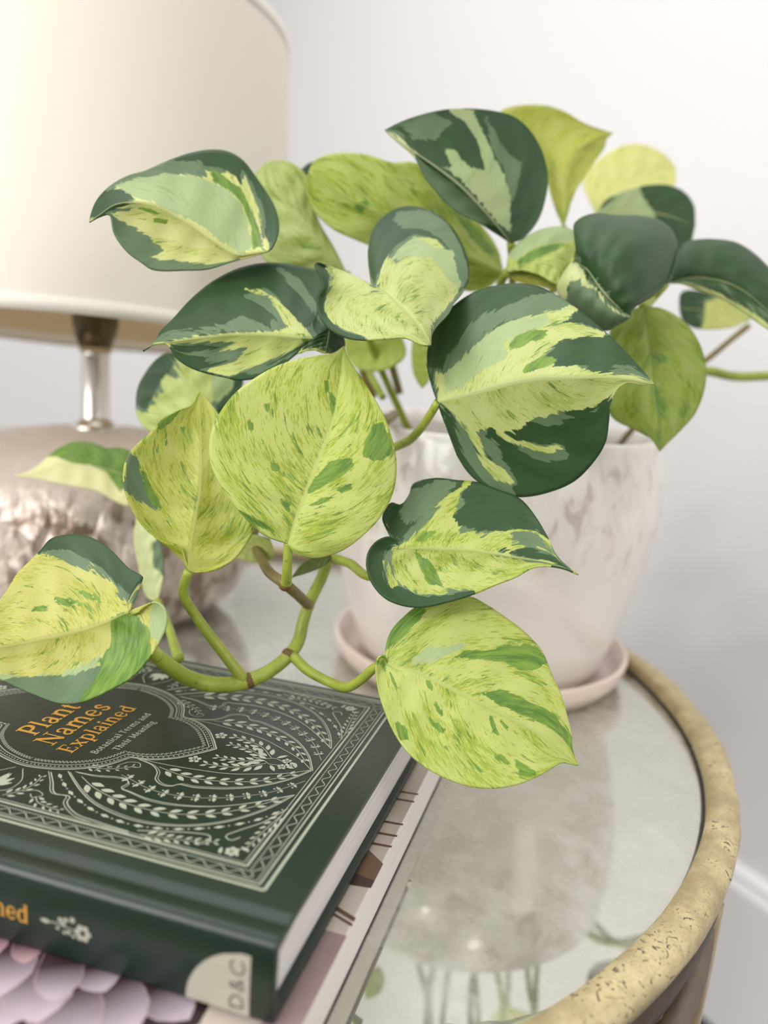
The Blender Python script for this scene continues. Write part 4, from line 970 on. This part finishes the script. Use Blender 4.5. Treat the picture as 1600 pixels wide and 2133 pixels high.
leaf('A', (1405, 1055), [(1400, 1110), (1390, 1160)], (1380, 1197), [(1350, 1090), (1300, 1135), (1235, 1197), (1300, 1178), (1340, 1182)], [(1450, 1085), (1482, 1110), (1487, 1160), (1460, 1188), (1420, 1196)],
     0.331, 0.327, -0.003, 0.006, dark=True, lime=(190, 200, 100), Ns=40, Nt=10, name='folded_lobe', parent=lb, polys=[('L', [(1235, 1200), (1320, 1172), (1385, 1190), (1385, 1205), (1300, 1190)])])

leaf('A', (1065, 640), [(1000, 650), (900, 655), (760, 570), (600, 460), (430, 380), (250, 380), (150, 440)], (95, 480),
     [(1090, 625), (1130, 520), (1110, 400), (1010, 240), (930, 140), (850, 95), (760, 85), (640, 105), (500, 155), (400, 200), (300, 230), (200, 290), (130, 370), (100, 450)],
     [(1000, 662), (880, 692), (740, 735), (620, 742), (440, 738), (380, 700), (300, 640), (230, 540), (205, 440), (150, 450)],
     0.338, 0.322, 0.026, -0.004, 0.0, 0.006, lime=(204, 210, 124), speckle=0.5, edge=0.5, Ns=110, Nt=24, s0=0.06, polys=[
     ('D', [(1085, 620), (1140, 520), (1120, 400), (1020, 230), (940, 130), (850, 85), (760, 75), (640, 95), (500, 145), (400, 200), (520, 165), (680, 160), (800, 180), (900, 230), (960, 330), (1010, 400), (1040, 480), (1060, 560)]), ('D', [(90, 460), (120, 370), (200, 300), (300, 310), (340, 350), (260, 400), (140, 455)]),
     ('S', [(300, 235), (400, 200), (500, 165), (700, 160), (740, 240), (620, 225), (450, 230), (340, 260), (200, 300)]), ('S', [(200, 440), (320, 500), (420, 560), (500, 640), (400, 670), (370, 690), (295, 645), (225, 545)]), ('S', [(380, 690), (560, 700), (740, 720), (900, 690), (740, 742), (620, 748), (440, 742)]),
     ('P', [(340, 350), (250, 290), (350, 255), (500, 225), (640, 225), (760, 265), (860, 310), (920, 380), (960, 480), (980, 620), (920, 655), (820, 590), (680, 480), (520, 420), (430, 370)]),
     ('M', [(750, 190), (830, 230), (920, 300), (960, 380), (1020, 520), (1030, 620), (990, 630), (980, 520), (930, 380), (860, 310), (770, 260)]), ('L', [(940, 240), (990, 340), (1030, 470), (1050, 630), (1020, 520), (970, 400), (930, 300)]), ('M', [(440, 450), (520, 470), (520, 490), (450, 480)]), ('M', [(370, 400), (430, 410), (500, 440), (420, 430)])],
     label='leftmost upper leaf, pale sage with a dark rim and hooked tip')

oj = leaf('B', (1185, 815), [(1110, 725), (1000, 600), (900, 500), (800, 420), (660, 320), (540, 230)], (485, 188),
     [(1250, 790), (1330, 700), (1380, 560), (1390, 430), (1350, 290), (1280, 180), (1200, 115), (1100, 85), (950, 70), (820, 75), (700, 100), (580, 140)],
     [(1100, 762), (1000, 700), (880, 640), (760, 520), (700, 440), (650, 340), (560, 260), (500, 205)],
     0.385, 0.362, 0.020, 0.004, -0.006, 0.008, dark=True, lime=(198, 206, 150), speckle=0.2, edge=0.5, Ns=90, Nt=22, s0=0.03, polys=[
     ('P', [(860, 85), (960, 90), (1010, 180), (1080, 320), (1150, 440), (1180, 600), (1180, 760), (1100, 700), (1000, 570), (900, 460), (800, 400), (850, 390), (800, 290), (870, 300), (950, 400), (1040, 420), (1000, 250), (930, 140)]), ('S', [(1040, 130), (1110, 230), (1190, 350), (1240, 370), (1220, 500), (1190, 600), (1150, 440), (1080, 300)]),
     ('S', [(640, 330), (800, 440), (960, 560), (1100, 720), (1000, 695), (880, 645), (750, 525)]), ('L', [(500, 200), (580, 240), (660, 320), (640, 330), (560, 265)]), ('S', [(560, 160), (760, 110), (850, 150), (760, 250), (640, 240)])],
     label='tallest dark leaf with a pale centre streak, top middle')
petiole_to(oj, [at(620 + 1185 / 2.6667, 200 + 815 / 2.6667, 0.386), at(1068, 560, 0.41), at(1062, 700, 0.46), soil_end(0.0, -0.02)])

ok = leaf('B', (1140, 985), [(900, 880), (600, 720), (350, 600), (150, 480)], (62, 420),
     [(1110, 850), (1070, 780), (950, 640), (850, 520), (650, 372), (520, 370), (430, 340), (340, 320), (180, 325), (90, 362)],
     [(1060, 1062), (950, 1085), (700, 980), (550, 900), (420, 840), (300, 790), (200, 740), (100, 650), (55, 560), (47, 480)],
     0.425, 0.392, 0.012, 0.0, -0.006, 0.004, 0.003, lime=(180, 196, 82), speckle=1.3, edge=1.2, polys=[('M', [(300, 620), (380, 560), (400, 600), (360, 680)]), ('M', [(850, 640), (1000, 740), (1090, 860), (1080, 900), (960, 800)])],
     label='long lime leaf lying behind the folded heart-shaped leaf')
petiole_to(ok, [at(620 + 1140 / 2.6667, 200 + 985 / 2.6667, 0.426), at(1030, 640, 0.44), at(960, 780, 0.47), soil_end(-0.02, -0.02)])
ol = leaf('A', (1500, 760), [(1400, 650), (1250, 450), (1130, 280)], (1070, 150),
     [(1300, 735), (1060, 695), (1000, 500), (980, 320), (1010, 205)], [(1420, 600), (1350, 480), (1305, 330), (1280, 225), (1200, 157), (1120, 143)],
     0.402, 0.400, 0.01, 0.006, lime=(178, 192, 104), speckle=1.1, edge=1.2, polys=[], label='blurred pale lime leaf behind the leftmost upper leaf')
petiole_to(ol, [at(150 + 1500 / 2.623, 280 + 760 / 2.623, 0.402), at(745, 640, 0.42), at(790, 760, 0.45), soil_end(-0.05, -0.02)])
leaf('A', (1440, 330), [(1340, 230)], (1252, 192), [(1380, 170), (1320, 150), (1280, 168)], [(1380, 300), (1300, 240)], 0.430, 0.425, dark=True, Ns=30, Nt=8)

om = leaf('C', (465, 725), [(480, 600), (480, 450), (530, 320), (630, 240)], (742, 205),
     [(440, 640), (400, 560), (380, 480), (370, 380), (330, 280), (240, 170), (110, 88), (150, 65), (250, 50), (380, 55), (480, 90), (560, 140), (640, 175)], [(490, 640), (530, 530), (580, 450), (640, 360), (690, 290), (705, 240)],
     0.435, 0.445, 0.0, 0.01, 0, 0.003, lime=(174, 182, 62), speckle=0.3, edge=0.6, label='upright yellow-green leaf at the very top right', polys=[])
petiole_to(om, [at(1000 + 465 / 2.6667, 200 + 725 / 2.6667, 0.436), at(1165, 560, 0.45), at(1120, 700, 0.48), soil_end(0.02, 0.0)])
on = leaf('C', (650, 650), [(740, 540), (860, 460), (980, 420)], (1088, 405),
     [(600, 560), (570, 470), (600, 410), (690, 330), (780, 280), (880, 268), (980, 300), (1050, 350)], [(750, 590), (900, 530), (1000, 515), (1078, 500)],
     0.505, 0.53, 0.006, 0.0, lime=(214, 216, 128), speckle=0.1, edge=0.6, label='blurred pale yellow leaf at the back, top right')
petiole_to(on, [at(1000 + 650 / 2.6667, 200 + 650 / 2.6667, 0.506), at(1220, 560, 0.52), at(1150, 700, 0.53), soil_end(0.04, 0.02)])
oo = leaf('C', (650, 660), [(850, 640), (1020, 660)], (1195, 720),
     [(700, 580), (800, 530), (950, 495), (1060, 500), (1140, 540), (1187, 610)], [(700, 730), (900, 800), (1050, 855), (1160, 830)],
     0.470, 0.480, 0.01, 0.0, dark=True, lime=PALE, speckle=0.1, edge=0.6, label='dark leaf with a pale half, behind the blue-green leaf', polys=[('P', [(640, 650), (780, 550), (870, 510), (930, 600), (980, 680), (700, 740)])])
petiole_to(oo, [at(1000 + 650 / 2.6667, 200 + 660 / 2.6667, 0.471), at(1215, 560, 0.48), at(1150, 720, 0.50), soil_end(0.05, 0.0)])
op = leaf('C', (150, 975), [(300, 925), (420, 950)], (440, 1050),
     [(160, 890), (200, 830), (280, 770), (370, 735), (460, 730), (525, 755), (548, 800), (530, 880), (500, 970), (465, 1020)], [(250, 972), (350, 1005), (400, 1037)],
     0.380, 0.374, 0.008, -0.003, lime=(186, 200, 96), speckle=0.8, edge=0.5, Ns=50, Nt=12, label='small curled pale leaf between the dark ones, right of middle', polys=[
     ('P', [(150, 890), (190, 825), (280, 760), (370, 725), (460, 720), (525, 745), (500, 810), (400, 820), (300, 850), (200, 920)]), ('M', [(200, 920), (300, 850), (400, 825), (470, 830), (430, 860), (320, 900), (220, 960)])])
leaf('C', (140, 990), [(250, 1000), (340, 1030)], (430, 1090), [(200, 972), (280, 968), (345, 1000), (420, 1050)], [(180, 1020), (250, 1045), (340, 1060)], 0.383, 0.380, lime=(168, 170, 50), speckle=0.6, Ns=30, Nt=8, name='curled_underside', parent=op)
petiole_to(op, [at(1000 + 150 / 2.6667, 200 + 975 / 2.6667, 0.381), at(1040, 600, 0.40), at(1020, 720, 0.45), soil_end(0.01, -0.03)])
oq = leaf('C', (525, 915), [(600, 970), (660, 1060), (740, 1150)], (838, 1226),
     [(535, 850), (547, 800), (522, 720), (560, 680), (640, 655), (760, 665), (900, 670), (1000, 695), (1060, 740), (1095, 820), (1080, 920), (1030, 1040), (960, 1110), (860, 1170), (838, 1200)],
     [(480, 960), (430, 1080), (480, 1145), (560, 1205), (640, 1272), (700, 1302), (780, 1262), (825, 1237)],
     0.362, 0.348, 0.012, 0.010, -0.004, -0.006, dark=True, lime=(200, 208, 140), speckle=0.3, edge=0.5, Ns=90, Nt=22, s0=0.03, polys=[
     ('L', [(500, 930), (540, 930), (580, 980), (600, 1040), (650, 1070), (690, 1150), (780, 1210), (830, 1225), (750, 1200), (670, 1130), (640, 1080), (580, 1060), (560, 1020), (500, 1030), (470, 1120), (425, 1085)]), ('S', [(480, 1110), (520, 1020), (570, 1025), (640, 1080), (690, 1160), (820, 1225), (700, 1310), (640, 1280), (550, 1210)])],
     label='broad blue-green leaf with a pale bitten edge, right above the largest dark leaf')
petiole_to(oq, [at(1000 + 525 / 2.6667, 200 + 915 / 2.6667, 0.364), at(1180, 600, 0.39), at(1120, 720, 0.44), soil_end(0.03, -0.03)])
orr = leaf('C', (1035, 1040), [(1200, 1010), (1400, 1050), (1560, 1160)], (1720, 1360),
     [(1060, 930), (1100, 860), (1140, 815), (1200, 800), (1300, 797), (1420, 815), (1500, 860), (1570, 920), (1640, 1000), (1700, 1150)], [(1120, 1042), (1200, 1072), (1350, 1132), (1480, 1212), (1560, 1272), (1640, 1320)],
     0.400, 0.385, 0.020, -0.004, 0.0, -0.006, dark=True, lime=PALE, speckle=0.1, edge=0.4, s0=0.03, polys=[('L', [(1040, 1040), (1150, 1035), (1300, 1085), (1450, 1170), (1560, 1235), (1640, 1310), (1560, 1285), (1480, 1220), (1350, 1140), (1200, 1080)])], label='dark arching leaf cut by the right edge of the photo')
petiole_to(orr, [at(1000 + 1035 / 2.6667, 200 + 1040 / 2.6667, 0.401), at(1345, 640, 0.41), at(1250, 760, 0.45), soil_end(0.05, -0.03)])
os_ = leaf('C', (900, 1175), [(930, 1350), (960, 1600), (990, 1850)], (997, 1975),
     [(800, 1200), (740, 1270), (700, 1400), (690, 1600), (730, 1780), (850, 1850), (950, 1905)], [(1000, 1180), (1100, 1230), (1180, 1310), (1235, 1420), (1255, 1540), (1240, 1650), (1190, 1770), (1120, 1850), (1040, 1930)],
     0.392, 0.382, 0.004, 0.006, 0, -0.003, 0.002, lime=(148, 170, 50), speckle=1.3, edge=1.4, polys=[('M', [(940, 1600), (1000, 1620), (1040, 1720), (1020, 1800), (980, 1760)]), ('M', [(930, 1430), (1010, 1420), (1050, 1480), (980, 1500)]), ('M', [(960, 1850), (1010, 1860), (1000, 1970)])], label='lime-green leaf hanging over the right side of the pot')
petiole_to(os_, [at(1000 + 900 / 2.6667, 200 + 1175 / 2.6667, 0.392), at(1360, 620, 0.41), at(1300, 640, 0.44), soil_end(0.06, -0.01)])
ot = leaf('C', (1110, 1180), [(1250, 1190), (1400, 1220)], (1510, 1240), [(1120, 1090), (1200, 1080), (1350, 1130), (1440, 1185)], [(1130, 1250), (1200, 1290), (1400, 1285)], 0.49, 0.50, dark=True, lime=(196, 204, 110), speckle=0.1, edge=0.5, Ns=40, Nt=10,
     polys=[('L', [(1250, 1140), (1350, 1130), (1510, 1230), (1400, 1290), (1240, 1280)])], label='blurred dark and lime leaf under the arching leaf')
tube('petiole', [at(1560, 678, 0.50), at(1520, 710, 0.50), at(1475, 747, 0.49), at(1400, 800, 0.49), soil_end(0.07, 0.0)], [0.0019], STEMB, ot, 30, 10)
ou = leaf('A', (790, 1650), [(700, 1500), (620, 1350)], (520, 1195), [(600, 1690), (420, 1620), (360, 1550), (350, 1450), (365, 1370), (410, 1290), (465, 1225)], [(870, 1480), (935, 1345), (860, 1270), (700, 1210)],
     0.385, 0.395, 0.0, 0.01, lime=(190, 204, 110), speckle=0.5, edge=0.6, Ns=60, polys=[('D', [(340, 1460), (350, 1370), (400, 1280), (460, 1215), (560, 1180), (560, 1260), (500, 1330), (440, 1440), (400, 1500)]), ('D', [(780, 1480), (850, 1380), (940, 1340), (870, 1490), (800, 1530)]), ('P', [(760, 1230), (860, 1280), (880, 1380), (790, 1480), (760, 1400)])],
     label='half-hidden dark and lime leaf behind the yellow-lime leaf')
petiole_to(ou, [at(150 + 790 / 2.623, 280 + 1650 / 2.623, 0.385), at(500, 960, 0.40), at(640, 1000, 0.42), at(760, 920, 0.43), soil_end(-0.06, -0.05)])
ov = leaf('F', (600, 990), [(450, 950), (300, 935), (180, 975)], (60, 990), [(640, 900), (560, 860), (500, 862), (420, 835), (330, 838), (250, 880), (170, 950), (100, 983)], [(600, 1130), (540, 1110), (450, 1062), (350, 1042), (250, 1022), (160, 1002), (100, 996)],
     0.435, 0.425, 0.018, -0.008, lime=(222, 220, 160), speckle=0.0, edge=0.4, polys=[('M', [(235, 890), (330, 825), (420, 822), (650, 855), (640, 1010), (560, 1065), (500, 975), (420, 940), (330, 930)])], label='far-left blurred leaf, green above and cream below, before the lamp base')
petiole_to(ov, [at(600 / 2.2453, 550 + 990 / 2.2453, 0.436), at(330, 1040, 0.44), at(450, 1080, 0.43), at(540, 1130, 0.40)])
ow = leaf('F', (735, 1575), [(705, 1440), (665, 1300)], (640, 1175), [(690, 1560), (645, 1400), (625, 1280)], [(765, 1450), (755, 1320), (700, 1215)], 0.392, 0.40, lime=(206, 214, 150), speckle=0.1, Ns=40, Nt=10, edge=0.5, polys=[('S', [(710, 1300), (760, 1300), (770, 1450), (720, 1420)])], label='narrow pale leaf hanging edge-on behind the yellow-lime leaf')
petiole_to(ow, [at(735 / 2.2453, 550 + 1575 / 2.2453, 0.392), at(345, 1290, 0.385), at(372, 1372, 0.345)])
leaf('D', (830, 1090), [(770, 1130)], (650, 1190), [(740, 1070), (690, 1110)], [(850, 1190), (770, 1218), (690, 1205)], 0.355, 0.36, lime=(200, 208, 110), speckle=0.2, Ns=30, Nt=8)
leaf('D', (1160, 1185), [(1060, 1230)], (945, 1300), [(1090, 1180), (1000, 1230)], [(1130, 1230), (1030, 1275)], 0.348, 0.35, lime=(120, 140, 70), speckle=0.6, Ns=30, Nt=8)
ox = leaf('X', (835, 700), [(790, 725)], (722, 745), [(790, 690), (720, 700)], [(845, 740), (800, 772), (745, 768)], 0.44, 0.45, lime=(182, 200, 74), speckle=0.1, Ns=30, Nt=8)
ox2 = leaf('X', (880, 808), [(878, 760)], (868, 690), [(862, 780), (858, 720)], [(900, 780), (896, 720)], 0.43, 0.43, lime=(172, 190, 64), speckle=0.3, Ns=30, Nt=8)

# --- vines and nodes
def vine(crop, pts, r, mat, n=80, nodes=()):
    P3 = [at(*px(crop, [(x, y)])[0], z) for x, y, z in pts]
    o = tube('vine', P3, r, mat, plant, n, 12)
    for i, rr in nodes:
        p, q = P3[i], P3[min(i + 1, len(P3) - 1)] if i + 1 < len(P3) else P3[i - 1]
        d = (q - p) / np.linalg.norm(q - p)
        tube('node', [p - d * 0.0016, p - d * 0.0005, p + d * 0.0005, p + d * 0.0016], [rr * 0.86, rr, rr, rr * 0.86], NODE, o, 10, 14)
    return o
vine('D', [(190, 1690, 0.312), (290, 1775, 0.320), (400, 1840, 0.328), (520, 1872, 0.333), (660, 1868, 0.335), (720, 1852, 0.336), (830, 1800, 0.339), (935, 1715, 0.343), (985, 1640, 0.347), (1012, 1530, 0.350), (1050, 1420, 0.353), (1110, 1300, 0.358), (1150, 1190, 0.364)], [0.0028, 0.0031, 0.0033, 0.0031, 0.0028, 0.0026, 0.0025, 0.0024], STEM, 120, ((5, 0.0034), (7, 0.0033)))
vine('D', [(1150, 1190, 0.364), (1160, 1050, 0.375), (1230, 800, 0.39), (1330, 600, 0.402), (1430, 480, 0.412), (1500, 420, 0.44)], [0.0025, 0.0025, 0.0025], STEMB, 60, ((0, 0.0031),))
vine('D', [(735, 1080, 0.365), (785, 1195, 0.352), (830, 1270, 0.338), (915, 1335, 0.326), (985, 1395, 0.338), (1045, 1455, 0.353)], [0.0021, 0.0022, 0.0022], STEMB, 60, ((3, 0.0028),))
vine('D', [(735, 1080, 0.365), (800, 900, 0.375), (1000, 700, 0.39), (1300, 560, 0.405), (1450, 440, 0.43)], [0.0024], STEMB, 50)
vine('D', [(1360, 60, 0.47), (1330, 180, 0.475), (1390, 330, 0.48)], [0.0024], STEMB, 30)
vine('D', [(1450, 20, 0.46), (1480, 130, 0.465), (1530, 310, 0.47)], [0.0022], STEMB, 30)
vine('D', [(1310, 20, 0.47), (1370, 200, 0.46), (1440, 330, 0.45)], [0.002], STEM, 30)
vine('X', [(1660, 782, 0.50), (1600, 783, 0.495), (1530, 784, 0.49), (1460, 772, 0.485), (1380, 790, 0.485), (1300, 830, 0.50)], [0.0028, 0.0028, 0.003], STEM, 40)
